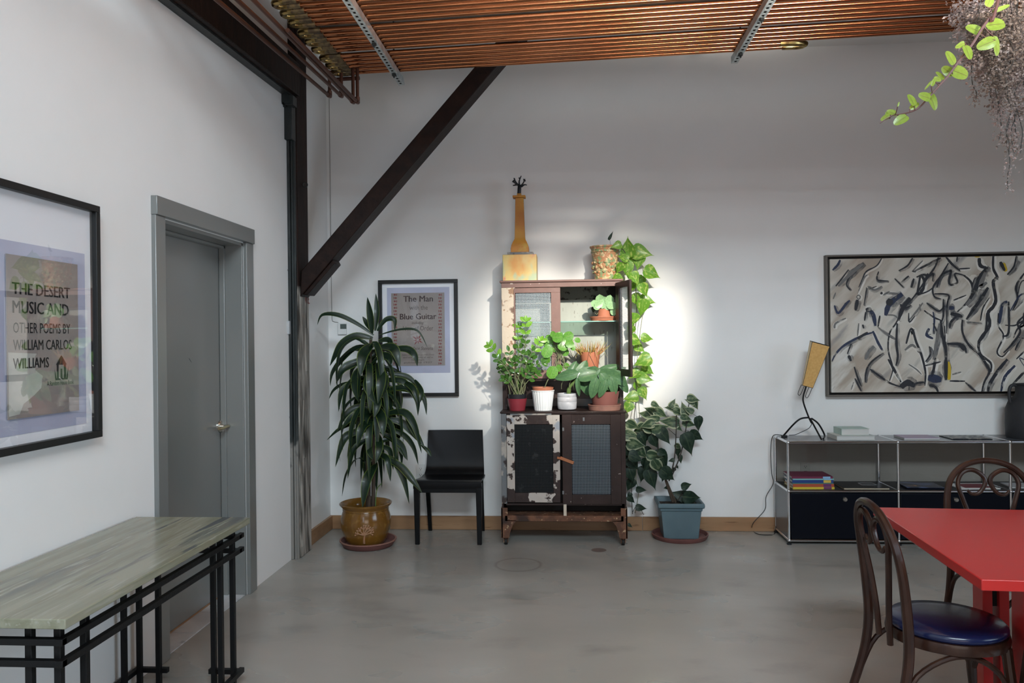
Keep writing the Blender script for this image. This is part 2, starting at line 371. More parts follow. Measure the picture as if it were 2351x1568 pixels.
m_urn = M('charcoal clay', (.022, .022, .025), .6, bump=(30, .2))
m_canvasframe = M('grey stained frame', (.12, .105, .09), .5)
m_canvas = M('painted canvas', (.50, .465, .41), .7, n=[(2.0, .46, .62, (.34, .285, .23), 6), (2.6, .54, .66, (.58, .56, .52), 6), (3.0, .60, .72, (.22, .215, .21), 7), (5, .66, .74, (.10, .11, .13), 5)], bump=(90, .1), stretch=(3.2, 1, .8), rot=(0, -.75, 0))
m_stroke = [M('black paint', (.020, .021, .026), .6), M('navy paint', (.022, .030, .062), .6), M('grey paint', (.14, .135, .13), .6), M('yellow paint', (.46, .32, .02), .6)]
for m_ in m_stroke:
    nt = m_.node_tree; tr = _n(nt, 'ShaderNodeBsdfTransparent'); x = _n(nt, 'ShaderNodeMixShader'); tc = _n(nt, 'ShaderNodeTexCoord')
    no = _n(nt, 'ShaderNodeTexNoise'); no.inputs['Scale'].default_value = 16; no.inputs['Detail'].default_value = 9; nt.links.new(tc.outputs['Object'], no.inputs[0])
    mr = _n(nt, 'ShaderNodeMapRange'); mr.inputs[1].default_value = .30; mr.inputs[2].default_value = .45; nt.links.new(no.outputs[0], mr.inputs[0])
    nt.links.new(mr.outputs[0], x.inputs[0]); nt.links.new(tr.outputs[0], x.inputs[1]); nt.links.new(nt.nodes['Principled BSDF'].outputs[0], x.inputs[2]); nt.links.new(x.outputs[0], nt.nodes['Material Output'].inputs[0])
m_haze = M('rubbed charcoal', (.085, .087, .098), .7)
nt = m_haze.node_tree; tr = _n(nt, 'ShaderNodeBsdfTransparent'); x = _n(nt, 'ShaderNodeMixShader'); tc = _n(nt, 'ShaderNodeTexCoord')
no = _n(nt, 'ShaderNodeTexNoise'); no.inputs['Scale'].default_value = 9; no.inputs['Detail'].default_value = 9; nt.links.new(tc.outputs['Object'], no.inputs[0])
mr = _n(nt, 'ShaderNodeMapRange'); mr.inputs[1].default_value = .40; mr.inputs[2].default_value = .68; mr.inputs[4].default_value = .75; nt.links.new(no.outputs[0], mr.inputs[0])
nt.links.new(mr.outputs[0], x.inputs[0]); nt.links.new(tr.outputs[0], x.inputs[1]); nt.links.new(nt.nodes['Principled BSDF'].outputs[0], x.inputs[2]); nt.links.new(x.outputs[0], nt.nodes['Material Output'].inputs[0])
m_bark = M('grey brown bark', (.055, .038, .026), .8, bump=(40, .5))
m_stemgreen = M('green stem', (.10, .16, .045), .5)
m_stemdark = M('dark stem', (.035, .028, .022), .6)
m_stempale = M('olive stem', (.16, .17, .09), .6)
m_stemred = M('brown red stem', (.095, .042, .036), .5)
l_drac = leafmat('dracaena leaf', (.005, .016, .007), (.008, .023, .010), edge=(.085, .12, .020), edgew=.05, noise=(5, .4, .6), rough=.42, trans=.06, coat=.05)
l_zz = leafmat('glossy green leaf', (.045, .125, .022), (.075, .19, .03), vein=(.10, .20, .05), rough=.22, trans=.25, coat=.4)
l_zzl = leafmat('young green leaf', (.15, .36, .03), (.22, .45, .05), vein=(.20, .36, .06), rough=.28, trans=.32)
l_poth = leafmat('pothos leaf', (.12, .28, .026), (.40, .50, .12), noise=(5, .52, .64), vein=(.20, .34, .06), trans=.38)
l_varieg = leafmat('variegated leaf', (.035, .070, .035), (.17, .22, .12), edge=(.33, .36, .23), edgew=.11, noise=(3.2, .50, .66), vein=(.14, .17, .09), rough=.5, trans=.18, coat=0)
l_darkleaf = leafmat('dark broad leaf', (.010, .026, .015), (.030, .050, .030), noise=(5, .45, .65), vein=(.05, .075, .04), rough=.5, trans=.1, coat=0)
l_pilea = leafmat('round green leaf', (.095, .26, .035), (.14, .34, .05), vein=(.16, .30, .08), trans=.3)
l_orch = leafmat('orchid leaf', (.055, .125, .055), (.075, .155, .065), vein=(.035, .085, .035), rough=.42, trans=.12, coat=.05)
l_succ = leafmat('pale succulent leaf', (.27, .46, .22), (.36, .55, .30), trans=.25)
l_redgrass = leafmat('red tipped blade', (.30, .32, .07), (.40, .13, .07), noise=(3, .45, .55), trans=.25)
m_mauve = M('mauve leaf', (.36, .285, .265), .6, n=[(9, .45, .55, (.22, .165, .135)), (17, .58, .66, (.55, .46, .45))], trans=.45)
l_creep = leafmat('lime leaf', (.24, .34, .045), (.30, .40, .07), vein=(.17, .15, .05), noise=(4, .4, .65), trans=.45)
l_mauve = M('mauve leaf', (.20, .155, .17), .6, n=[(9, .45, .55, (.12, .095, .085)), (17, .58, .66, (.34, .28, .30))], trans=.25)

# concrete floor with two round stains
m_floor = M('polished concrete', (.30, .288, .262), .32, spec=.5, n=[(1.1, .35, .65, (.355, .34, .312), 8), (.7, .55, .72, (.235, .222, .20), 8), (3.3, .54, .76, (.225, .214, .195), 7), (60, .55, .8, (.33, .315, .29))], rn=(2.2, .10), stretch=(.8, 1.5, 1))
nt = m_floor.node_tree; bs = nt.nodes['Principled BSDF']; cur = bs.inputs['Base Color'].links[0].from_socket
geo = _n(nt, 'ShaderNodeNewGeometry')
for (cx, cy, r0, r1, colr, fac, ring) in ((-.342, 5.06, .145, .165, (.11, .085, .065), .55, True), (.197, 5.43, .055, .05, (.115, .055, .045), .7, False)):
    dd = _n(nt, 'ShaderNodeVectorMath', operation='DISTANCE'); dd.inputs[1].default_value = (cx, cy, 0); nt.links.new(geo.outputs['Position'], dd.inputs[0])
    mr = _n(nt, 'ShaderNodeMapRange'); nt.links.new(dd.outputs['Value'], mr.inputs[0])
    if ring:
        mr.inputs[1].default_value = r0-.012; mr.inputs[2].default_value = r0
        m3 = _n(nt, 'ShaderNodeMapRange'); m3.inputs[1].default_value = r1; m3.inputs[2].default_value = r0; nt.links.new(dd.outputs['Value'], m3.inputs[0])
        ml = _n(nt, 'ShaderNodeMath', operation='MULTIPLY'); nt.links.new(mr.outputs[0], ml.inputs[0]); nt.links.new(m3.outputs[0], ml.inputs[1]); src = ml.outputs[0]
    else:
        mr.inputs[1].default_value = r0; mr.inputs[2].default_value = r1; src = mr.outputs[0]
    m4 = _n(nt, 'ShaderNodeMath', operation='MULTIPLY'); m4.inputs[1].default_value = fac; nt.links.new(src, m4.inputs[0])
    mx = _n(nt, 'ShaderNodeMix', data_type='RGBA'); mx.inputs[7].default_value = colr+(1,)
    nt.links.new(m4.outputs[0], mx.inputs[0]); nt.links.new(cur, mx.inputs[6]); cur = mx.outputs[2]
nt.links.new(cur, bs.inputs['Base Color'])

# timber post: dark above, weathered grey below about head height
m_post = M('weathered post timber', (.013, .0075, .006), .6, spec=.15, n=[(4, .4, .7, (.028, .012, .009))], bump=(14, .4), stretch=(7, 7, .8))
nt = m_post.node_tree; bs = nt.nodes['Principled BSDF']; cur = bs.inputs['Base Color'].links[0].from_socket
geo = _n(nt, 'ShaderNodeNewGeometry'); sx = _n(nt, 'ShaderNodeSeparateXYZ'); nt.links.new(geo.outputs['Position'], sx.inputs[0])
mp = _n(nt, 'ShaderNodeMapping'); mp.inputs['Scale'].default_value = (16, 16, 2.2); nt.links.new(geo.outputs['Position'], mp.inputs[0])
no = _n(nt, 'ShaderNodeTexNoise'); no.inputs['Scale'].default_value = 1.6; no.inputs['Detail'].default_value = 9; nt.links.new(mp.outputs[0], no.inputs[0])
cr = _n(nt, 'ShaderNodeValToRGB'); E_ = cr.color_ramp.elements
E_[0].position = .34; E_[0].color = (.035, .031, .027, 1); E_[1].position = .62; E_[1].color = (.40, .37, .33, 1); q = E_.new(.48); q.color = (.17, .155, .135, 1)
nt.links.new(no.outputs[0], cr.inputs[0])
mr = _n(nt, 'ShaderNodeMapRange'); mr.inputs[1].default_value = 1.86; mr.inputs[2].default_value = 1.80; nt.links.new(sx.outputs[2], mr.inputs[0])
mx = _n(nt, 'ShaderNodeMix', data_type='RGBA'); nt.links.new(mr.outputs[0], mx.inputs[0]); nt.links.new(cur, mx.inputs[6]); nt.links.new(cr.outputs[0], mx.inputs[7])
nt.links.new(mx.outputs[2], bs.inputs['Base Color'])

nt = m_steel.node_tree; bs = nt.nodes['Principled BSDF']; cur = bs.inputs['Base Color'].links[0].from_socket
geo = _n(nt, 'ShaderNodeNewGeometry'); sx = _n(nt, 'ShaderNodeSeparateXYZ'); nt.links.new(geo.outputs['Position'], sx.inputs[0])
no = _n(nt, 'ShaderNodeTexNoise'); no.inputs['Scale'].default_value = 14; no.inputs['Detail'].default_value = 8; nt.links.new(geo.outputs['Position'], no.inputs[0])
ad = _n(nt, 'ShaderNodeMath', operation='MULTIPLY_ADD'); ad.inputs[1].default_value = -.7; nt.links.new(no.outputs[0], ad.inputs[0]); nt.links.new(sx.outputs[2], ad.inputs[2])
mr = _n(nt, 'ShaderNodeMapRange'); mr.inputs[1].default_value = .48; mr.inputs[2].default_value = .36; nt.links.new(ad.outputs[0], mr.inputs[0])
mx = _n(nt, 'ShaderNodeMix', data_type='RGBA'); mx.inputs[7].default_value = (.20, .19, .175, 1)
nt.links.new(mr.outputs[0], mx.inputs[0]); nt.links.new(cur, mx.inputs[6]); nt.links.new(mx.outputs[2], bs.inputs['Base Color'])
m_cable = M('grey cable', (.13, .12, .105), .8, spec=.1)
# ------------------------------------------------------------------ room shell
RX, RY, RZ = 5.4, -2.6, 5.6
def struct(name, mb, mat, **k): return tag(mb.build(name, mat, **k), kind='structure')
DY0, DY1, DZ = 3.489, 4.405, 2.052
struct('floor', MB().box(XL-.35, RX+.2, RY-.2, D+.2, -.1, 0), m_floor)
struct('ceiling', MB().box(XL-.35, RX+.2, RY-.2, D+.2, RZ, RZ+.1), m_ceil)
wl = MB()
for (a, b, c, d) in ((RY, DY0, 0, RZ), (DY1, D, 0, RZ), (DY0, DY1, DZ, RZ)): wl.box(XL-.24, XL, a, b, c, d)
struct('wall_left', wl, m_wall)
struct('wall_back', MB().box(XL-.24, RX+.2, D, D+.2, 0, RZ), m_wall)
m_brick = M('brown brick', (.22, .15, .11), .8, n=[(6, .4, .6, (.17, .11, .08))], bump=(30, .3))
wr = MB(); SW = (-.6, 2.4, 1.0, 2.9)
for q in ((RY, SW[0], 0, RZ), (SW[1], D, 0, RZ), (SW[0], SW[1], 0, SW[2]), (SW[0], SW[1], SW[3], RZ)): wr.box(RX, RX+.2, *q)
struct('wall_right', wr, m_brick)
f = MB()
for q in ((SW[0], SW[0]+.06, SW[2], SW[3]), (SW[1]-.06, SW[1], SW[2], SW[3]), (SW[0], SW[1], SW[2], SW[2]+.06), (SW[0], SW[1], SW[3]-.06, SW[3]), (.88, .92, SW[2], SW[3])): f.box(RX+.08, RX+.16, *q)
w = tag(f.build('window_4', m_blackmetal), kind='structure'); MB().box(RX+.115, RX+.12, *SW).build('pane', m_pane, w)  # unseen window added to go with the side fill
WIN = [(-1.5, -.7, .85, 2.9), (-.35, 2.55, .15, 1.75), (-.4, 2.6, 4.45, 5.45)]
wr = MB(); xs = sorted({XL, RX} | {w[0] for w in WIN} | {w[1] for w in WIN}); zs = sorted({0, RZ} | {w[2] for w in WIN} | {w[3] for w in WIN})
for a, b in zip(xs, xs[1:]):
    for c, d in zip(zs, zs[1:]):
        if not any(w[0] <= a and b <= w[1] and w[2] <= c and d <= w[3] for w in WIN): wr.box(a, b, RY-.2, RY, c, d)
struct('wall_rear', wr, m_brick)
for i, (a, b, c, d) in enumerate(WIN):
    f = MB()
    for (p, q, r, s) in ((a, a+.06, c, d), (b-.06, b, c, d), (a, b, c, c+.06), (a, b, d-.06, d), ((a+b)/2-.02, (a+b)/2+.02, c, d)): f.box(p, q, RY-.16, RY-.08, r, s)
    w = tag(f.build('window_%d' % (i+1), m_blackmetal), kind='structure')
    MB().box(a, b, RY-.125, RY-.12, c, d).build('pane', m_pane, w)

# door in the left wall
door = tag(bpy.data.objects.new('door_1', None), kind='structure'); COL.objects.link(door); door.location = (XL-.1, (DY0+DY1)/2, 0)
SX = XL-.135        # face of the slab
MB().box(SX-.045, SX, DY0+.004, DY1-.02, .012, DZ-.02).build('door_slab', m_grey, door, bevel=.003)
cz = MB().box(XL-.002, XL+.022, DY0-.086, DY0, 0, DZ+.005); cz.build('side_casing', m_grey, door, bevel=.003)
MB().box(XL-.002, XL+.022, DY1, DY1+.096, 0, DZ+.005).build('side_casing', m_grey, door, bevel=.003)
MB().box(XL-.002, XL+.030, DY0-.088, DY1+.100, DZ+.005, DZ+.092).build('head_casing', m_grey, door, bevel=.003)
jb = MB(); jb.box(XL-.22, XL-.001, DY0-.001, DY0+.003, 0, DZ).box(XL-.22, XL-.001, DY1-.018, DY1+.001, 0, DZ).box(XL-.22, XL-.001, DY0, DY1, DZ-.018, DZ+.001)
jb.box(SX+.002, SX+.034, DY1-.034, DY1-.018, 0, DZ-.018).box(SX+.002, SX+.034, DY0, DY1-.018, DZ-.034, DZ-.018)
jb.build('door_jamb', m_grey, door, bevel=.002)
MB().box(SX-.03, SX+.004, DY0+.004, DY1-.02, .002, .014).build('door_sweep', m_pine, door)
for k in range(3):
    a = DY0+.004+k*(DY1-DY0-.022)/3; b = DY0+.001+(k+1)*(DY1-DY0-.022)/3
    MB().box(SX+.004, XL-.004, a, b, .0005, .006+.001*(k % 2)).build('sill_tile', m_tile, door, bevel=.0015)
hp = onX(505, 979, SX)
h = MB().add([], []); 
hh = MB()
pr = [(0, 0), (.036, 0), (.036, .006), (.031, .013), (0, .013)]
L0 = MB().lathe(pr, 0, 0, 0, 28)
def lay(mb, p, ax):   # turn a z-lathe to point along an axis
    q = V((0, 0, 1)).rotation_difference(V(ax)); mb.v = [q @ v+V(p) for v in mb.v]; return mb
lev = lay(L0, hp, (1, 0, 0)).build('lever_rose', m_satin, door)
MB().tube([hp+V((.01, 0, 0)), hp+V((.045, 0, 0))], .011, 12).build('lever_neck', m_satin, door)
MB().tube(spl([hp+V((.042, .012, 0)), hp+V((.046, -.02, .001)), hp+V((.046, -.07, -.004)), hp+V((.042, -.105, -.002))], 5), [.013]*5+[.012]*5+[.011]*5+[.009], 10, flat=.75).build('lever', m_brasslever, door)
lay(MB().lathe([(0, 0), (.011, 0), (.011, .02), (0, .021)], 0, 0, 0, 16), hp+V((.0, .062, 0)), (1, 0, 0)).build('latch_bolt', m_cord, door)
sc = onX(437, 828, SX)
MB().add([sc+V((.0004, -.018, .012)), sc+V((.0004, -.004, .001)), sc+V((.0004, .016, -.013)), sc+V((.0004, .003, -.004)), sc+V((.0004, -.012, .013))], [(0, 1, 2, 3, 4)]).build('scuff_mark', m_usm, door)

# baseboards
struct('baseboard_back', MB().box(XL+.02, .55, D-.02, D, .001, .106).box(.553, 2.95, D-.02, D, .001, .106).box(2.953, RX, D-.02, D, .001, .106), m_pine, bevel=.002)
struct('baseboard_left', MB().box(XL, XL+.02, 5.40, D, .001, .106), m_pine, bevel=.002)

# timber post, steel channel, sloping beam and brace
PF = 5.17
post = thing('timber_post', 'dark weathered timber post against the white wall with grey peeling lower half', 'post', (-1.93, 5.28, 0))
MB().box(-2.03, -1.832, PF, 5.392, 0, RZ).build('post_shaft', m_post, post, bevel=.008)
rp = at(715, 424, 5.28); rp.x = -1.832
MB().tube([rp+V((.004+.016*(1+math.cos(a)), 0, .016*math.sin(a))) for a in [2*PI*i/16 for i in range(16)]], .0035, 6, closed=True).build('ring_hook', m_steel, post)
tp = onX(705, 697, -1.832)
text('lettering', 'W.E.', post, m_redpaint, tp, (0, 1, 0), (0, 0, 1), .105, .065, .001, .01)
rs = random.Random(3)
for k in range(3):   # split face boards on the weathered half
    z0 = .02+k*.6; y = PF+.02+k*.06
    MB().box(-1.834, -1.829, PF+.015+.06*k, PF+.055+.06*k, z0+.05, z0+.55-.1*k).build('split_sliver', m_post, post, bevel=.001)
chan = thing('steel_channel', 'blackened steel channel running up the front of the timber post', 'steel channel', (-1.90, 5.14, 0))
MB().box(-1.925, -1.868, 5.128, PF-.004, 0, 3.18).build('web', m_steel, chan, bevel=.002)
MB().box(-1.868, -1.838, 5.145, PF-.004, 0, 3.18).build('flange', m_steel, chan, bevel=.002)
MB().box(-1.862, -1.850, 5.132, 5.146, 0, 3.18).build('flange_lip', m_steel, chan, bevel=.002)
for v in (290, 312, 620, 958):
    p = at(662, v, 5.126)
    lay(MB().lathe([(0, 0), (.013, 0), (.011, .006), (.006, .011), (0, .012)], 0, 0, 0, 12), (-1.897, 5.128, p.z), (0, -1, 0)).build('bolt', m_cabgrey if v in (958, 620) else m_steel, chan)
p = at(664, 752, 5.12)
MB().box(-1.912, -1.872, 5.098, 5.128, p.z-.045, p.z+.045).build('cable_clip', m_plategrey, chan, bevel=.004)
# beam
BX0, BX1 = XL-.02, -1.80
A_ = onX(410, 14, -1.84); B_ = onX(622, 180, -1.84)
sl = (B_.z-A_.z)/(B_.y-A_.y); zb = lambda y: A_.z+(y-A_.y)*sl
beam = thing('roof_beam', 'sloping dark timber beam along the top of the left wall', 'beam', (XL, 3.3, zb(3.3)))
y0, y1 = 1.2, PF-.01; Q_ = onX(640, 104, BX1); hb = Q_.z-zb(Q_.y)
MB().hexa([(BX0, y0, zb(y0)), (BX1, y0, zb(y0)), (BX1, y1, zb(y1)), (BX0, y1, zb(y1))], [(BX0, y0, zb(y0)+hb), (BX1, y0, zb(y0)+hb), (BX1, y1, zb(y1)+hb), (BX0, y1, zb(y1)+hb)]).build('beam_body', m_timber, beam, bevel=.006)
MB().hexa([(BX0, y0, zb(y0)-.012), (BX1-.035, y0, zb(y0)-.012), (BX1-.035, y1, zb(y1)-.012), (BX0, y1, zb(y1)-.012)], [(BX0, y0, zb(y0)), (BX1-.035, y0, zb(y0)), (BX1-.035, y1, zb(y1)), (BX0, y1, zb(y1))]).build('steel_soffit', m_steel, beam)
rg = MB(); zz = zb(5.0)
for k in range(9): rg.box(-1.925+.008*k, -1.905+.012*k, 5.06+R(-.02, .02), 5.12, zz-.09+R(0, .03), zz-.02+R(0, .02))
MB().box(-1.935, -1.835, 5.09, 5.165, zz-.30, zz-.012).build('bearing_plate', m_steel, beam, bevel=.004)
rg.build('crumbled_mortar', m_steel, beam, kind='stuff')
# brace
br = thing('diagonal_brace', 'dark brown diagonal timber brace rising from the post to behind the copper pipes', 'brace', (-1.83, 5.28, 1.8))
yb0, yb1 = 5.20, 5.37
a0, a1 = at(713, 596, yb0), at(1095, 147, yb0)           # upper edge
b0, b1 = at(716, 640, yb0), at(1127, 147, yb0)           # lower front edge
d = (V((a1.x-a0.x, 0, a1.z-a0.z))).normalized(); nrm = V((d.z, 0, -d.x))
th = .112; TT = (3.639-a0.z)/d.z
def bp(t, k, y): q = V((a0.x, 0, a0.z))+d*t+nrm*k; return (q.x, y, q.z)
MB().hexa([bp(-.10, 0, yb0), bp(TT, 0, yb0), bp(TT+th*d.x/d.z, th, yb0), bp(-.24, th, yb0)], [bp(-.10, 0, yb1), bp(TT, 0, yb1), bp(TT+th*d.x/d.z, th, yb1), bp(-.24, th, yb1)]).build('brace_body', m_brace, br, bevel=.006)
MB().hexa([bp(-.22, th, yb0+.02), bp(.10, th, yb0+.02), bp(.09, th+.025, yb0+.02), bp(-.20, th+.025, yb0+.02)], [bp(-.22, th, yb1), bp(.10, th, yb1), bp(.09, th+.025, yb1), bp(-.20, th+.025, yb1)]).build('wedge', m_brace, br, bevel=.004)

# ------------------------------------------------------------------ copper pipe array
PZ, PR, PITCH_P, NP = 3.30, .0140, .0625, 50
ROT = -.060
PY = [0]
for k in range(1, 60):
    PY.append(PY[-1]+(PITCH_P+(.030 if k in (6, 12, 21) else 0) if k < 24 else (.075, .19, .075, .075, .15, .24)[k % 6]))
NP = sum(1 for y in PY if y < 3.1)
def gp(x, k, dz=0): # centre of pipe k at x
    return V((x, 5.115-PY[k]+ROT*(x+.4), PZ+dz))
arr = thing('copper_pipe_array', 'wide ceiling rack of parallel copper pipes with soldered brass return bends', 'copper pipes', (-.4, 4.4, PZ))
for k in range(NP):
    x0 = -1.52+R(-.01, .01); x1 = 1.46-(.04 if k == 1 else 0) if k < 2 else 4.9
    MB().tube([gp(x0, k), gp(x1, k)], PR, 14).build('pipe', m_copper, arr)
for k in range(0, NP-1, 2):
    if PY[k+1]-PY[k] > .1: continue
    a, b = gp(-1.52, k), gp(-1.52, k+1); mid = (a+b)/2; r = (a-b).length/2; ux = V((-1, .06, 0)).normalized(); uy = (a-b).normalized()
    MB().tube([a+V((.05, 0, 0)), a]+[mid+ux*(r*1.3*math.sin(t))+uy*(r*math.cos(t)) for t in [PI*i/10 for i in range(11)]]+[b, b+V((.05, 0, 0))], .021, 10).build('return_bend', m_brass, arr)
for k in range(NP):
    a = gp(-1.50, k); MB().tube([a, a+V((.075, -.004, 0))], .0205, 10).build('solder_joint', m_solder, arr)
a, b = gp(1.46, 0), gp(1.42, 1)
MB().tube([a+V((-.09, 0, 0)), a, a+V((.03, -.01, 0)), (a+b)/2+V((.06, 0, 0)), b+V((.05, .01, 0)), b, b+V((-.08, 0, 0))], .021, 10).build('return_bend', m_brass, arr)
dk = struct('ceiling_deck', MB().box(-1.83, RX, 1.95, D, 3.66, 3.70), m_wall)
MB().box(-1.83, RX, 1.95, 5.45, 3.64, 3.66).build('added_dark_board', m_ceil, dk)  # dark board added above the pipes so the gaps between them stay dark
# drop legs and supply pipes
for (u, vt, vb, s0) in ((757, 158, 221, (498, 0)), (784, 156, 221, (545, 0)), (811, 154, 235, (582, 0)), (821, 152, 235, (653, 62))):
    yd = 5.13 if u < 811 else 5.10
    pb = at(u, vb, yd); X = pb.x
    st = onX(s0[0], s0[1], X); d = (st-pb).normalized(); end = pb+d*(4.0 if u < 815 else 1.3)
    MB().tube([(X, yd, PZ+.0), pb, end], .0115, 10).build('supply_pipe', m_coppersup, arr)
    MB().tube([pb+V((0, 0, .035)), pb, pb+d*.035], .0155, 10).build('elbow', m_coppersup, arr)
MB().tube([gp(-1.62, 0)+V((0, .03, -.03)), gp(-1.40, 0)+V((0, .03, -.03))], .013, 10).build('supply_pipe', m_coppersup, arr)

def channel(uv0, lab, ynear):
    p = at(uv0[0], uv0[1], 5.25) if False else onZ(uv0[0], uv0[1], PZ-.058)
    x, y1 = p.x, p.y; y0 = ynear; w, hgt = .041, .041; z1 = PZ-PR-.0005; z0 = z1-hgt
    t = thing('strut_channel', lab, 'metal strut', (x, (y0+y1)/2, z0), 'perforated strut channels under the copper pipes')
    MB().box(x-w/2, x-w/2+.0025, y0, y1, z0, z1).box(x+w/2-.0025, x+w/2, y0, y1, z0, z1).build('side_wall', m_galv, t)
    m = MB().box(x-w/2, x-.008, y0, y1, z0-.0025, z0).box(x+.008, x+w/2, y0, y1, z0-.0025, z0)
    k = 0; y = y1
    while y > y0+.03: m.box(x-.008, x+.008, y-.022, y, z0-.0025, z0); y -= .050
    m.build('slotted_face', m_galv, t)
    MB().box(x-w/2+.003, x+w/2-.003, y0, y1, z0+.006, z0+.008).build('inner_return', m_dark, t)
    for kk_ in (1, 9, 19):
        yy = (gp(x, kk_).y+gp(x, kk_+1).y)/2
        MB().tube([(x, yy, z0-.03), (x, yy, RZ)], .0055, 8).build('hanger_rod', m_steel, t)
        MB().lathe([(0, -.018), (.014, -.018), (.014, -.003), (0, -.003)], x, yy, z0, 6).build('nut', m_steel, t)
    return t
channel((922, 196), 'perforated metal strut channel under the pipes nearest the timber post', 2.2)
channel((1686, 146), 'perforated metal strut channel under the pipes nearest the hanging plant', 2.2)
# ------------------------------------------------------------------ framed posters
EX, EZ = V((1, 0, 0)), V((0, 0, 1))
def poster_frame(t, x0, x1, z0, z1, place, fw, dep, gl):
    """frame in local u (reading), z; place(u, depth, z) -> world"""
    f = MB()
    def bx(a, b, c, d, p, q):
        f.hexa([place(a, p, c), place(b, p, c), place(b, p, d), place(a, p, d)], [place(a, q, c), place(b, q, c), place(b, q, d), place(a, q, d)])
    bx(x0, x1, z0, z0+fw, 0, dep); bx(x0, x1, z1-fw, z1, 0, dep); bx(x0, x0+fw, z0+fw, z1-fw, 0, dep); bx(x1-fw, x1, z0+fw, z1-fw, 0, dep)
    f.build('frame', m_blackframe, t, bevel=.0015)
    def pan(nm, a, b, c, d, p, m, par=t):
        return MB().hexa([place(a, p-.002, c), place(b, p-.002, c), place(b, p-.002, d), place(a, p-.002, d)], [place(a, p, c), place(b, p, c), place(b, p, d), place(a, p, d)]).build(nm, m, par)
    mt = pan('mat_board', x0+fw, x1-fw, z0+fw, z1-fw, .008, m_mat)
    pan('glass_pane', x0+fw, x1-fw, z0+fw, z1-fw, dep-.010, gl)
    return pan
# back wall poster
px0, px1, pz0, pz1 = -1.479, -.853, 1.0386, 1.951
t = thing('framed_poster', 'black framed poster of a printed book cover behind the tall potted plant', 'poster', ((px0+px1)/2, D, pz0))
wp = lambda u, d_, z: V((u, D-d_, z))
pan = poster_frame(t, px0, px1, pz0, pz1, wp, .028, .032, m_glasslow)
def bp_(u, v): p = at(u, v, D-.012); return p.x, p.z
(a, b), (c, d) = bp_(890.2, 857), bp_(1031.5, 658.5); pr = pan('print', a, c, b, d, .0095, m_print)
(a, b), (c, d) = bp_(900, 840), bp_(1020, 671.5); pan('book_cover', a, c, b, d, .013, m_book1)
shd = pan
YT = D-.0135
def bt(s, u, v, wpx, hpx, m=m_inkbrown, bold=.0, shear=0):
    p = at(u, v, YT); return text('lettering', s, t, m, p, EX, EZ, wpx*6/FPX, hpx*6/FPX, .0004, bold, shear)
bt('The Man', 960, 692.5, 69, 13.5, bold=.022); bt('with the', 961, 711, 43, 10.5, m_inkpale); bt('Blue Guitar', 960, 733, 85, 13.5, bold=.022)
bt('including', 959, 744, 28, 6, m_inkpale, shear=.3); bt('Ideas of Order', 960, 758.5, 71, 10.5, m_inkpale)
bt('Wallace Stevens', 965, 803.5, 60, 8, m_inkpale, shear=.3)
for s, v, w_ in (('Author of Harmonium and Owl\'s Clover', 816, 75), ('and other books of verse', 822, 70), ('New York', 828, 30), ('published 1937', 834, 66)): bt(s, 960, v, w_, 3.6, m_inkpale)
def bands(uc, v0, v1, par):
    m = MB(); n = 22
    for k in range(n):
        v = v0+(v1-v0)*(k+.5)/n; p = at(uc+(1.2 if k % 2 else -1.2), v, YT); s = .0085
        m.add([p+V((-s*1.2, -.0003, 0)), p+V((0, -.0003, -s)), p+V((s*1.2, -.0003, 0)), p+V((0, -.0003, s))], [(0, 1, 2, 3)])
        q = at(uc+(-3 if k % 2 else 3), v, YT); m.add([q+V((-.003, -.0003, -.008)), q+V((.003, -.0003, -.008)), q+V((.003, -.0003, .008)), q+V((-.003, -.0003, .008))], [(0, 1, 2, 3)])
    return m.build('border_ornament', m_inkred, par, kind='stuff')
bands(907.5, 673, 838, t); bands(1010.5, 673, 838, t)
m = MB(); c0 = at(959, 780, YT)
for k in range(8):
    a = 2*PI*k/8+.2; dd_ = V((math.cos(a), 0, math.sin(a))); e = V((-dd_.z, 0, dd_.x)); r = .026+.012*(k % 2); w_ = .006
    m.add([c0+dd_*.006+V((0, -.0004, 0)), c0+dd_*r*.6+e*w_+V((0, -.0004, 0)), c0+dd_*r*1.3+V((0, -.0004, 0)), c0+dd_*r*.6-e*w_+V((0, -.0004, 0))], [(0, 1, 2, 3)])
m.build('flower_ornament', m_inkred, t)

# left wall poster
LX = XL
wl_ = lambda u, d_, z: V((LX+d_, u, z))
qy0, qy1, qz0, qz1 = 2.285, 2.96, 1.099, 2.015
t = thing('framed_poster', 'large black framed book cover poster on the left wall beside the grey door', 'poster', (LX, (qy0+qy1)/2, qz0))
pan = poster_frame(t, qy0, qy1, qz0, qz1, wl_, .026, .036, m_glass)
def lp(u, v, X=LX+.013): p = onX(u, v, X); return p.y, p.z
y1_, zt = lp(196, 583); _, zb_ = lp(198, 972)
yc = 2.6225; pan('print', 2*yc-y1_, y1_, zb_, zt, .0095, m_print)
ya, za = lp(12, 582); yb, _ = lp(176, 600); _, zc = lp(20, 964)
pan('book_cover', ya, yb, zc, za, .016, m_book1)
m = MB(); rs = random.Random(5)
pts = [V((LX+.0165, ya+.004+q[0]*.17, zc+.01+q[1]*.21)) for q in ((0, 0), (.30, .02), (.42, .18), (.72, .30), (.95, .42), (1.0, .62), (.78, .72), (.74, .92), (.82, 1.0), (0, 1.03))]
m.add(pts, [tuple(range(len(pts)))]); m.build('torn_patch', m_torn, t)
def lt(s, u0, u1, v, h, bold=.02, mm=m_ink):
    p0 = onX(u0, v, LX+.0165); hh_ = h
    p1y = onX(u1, v, LX+.0165).y
    return text('lettering', s, t, mm, p0, (0, 1, 0), EZ, p1y-p0.y, hh_, .0006, bold, 0, 'L')
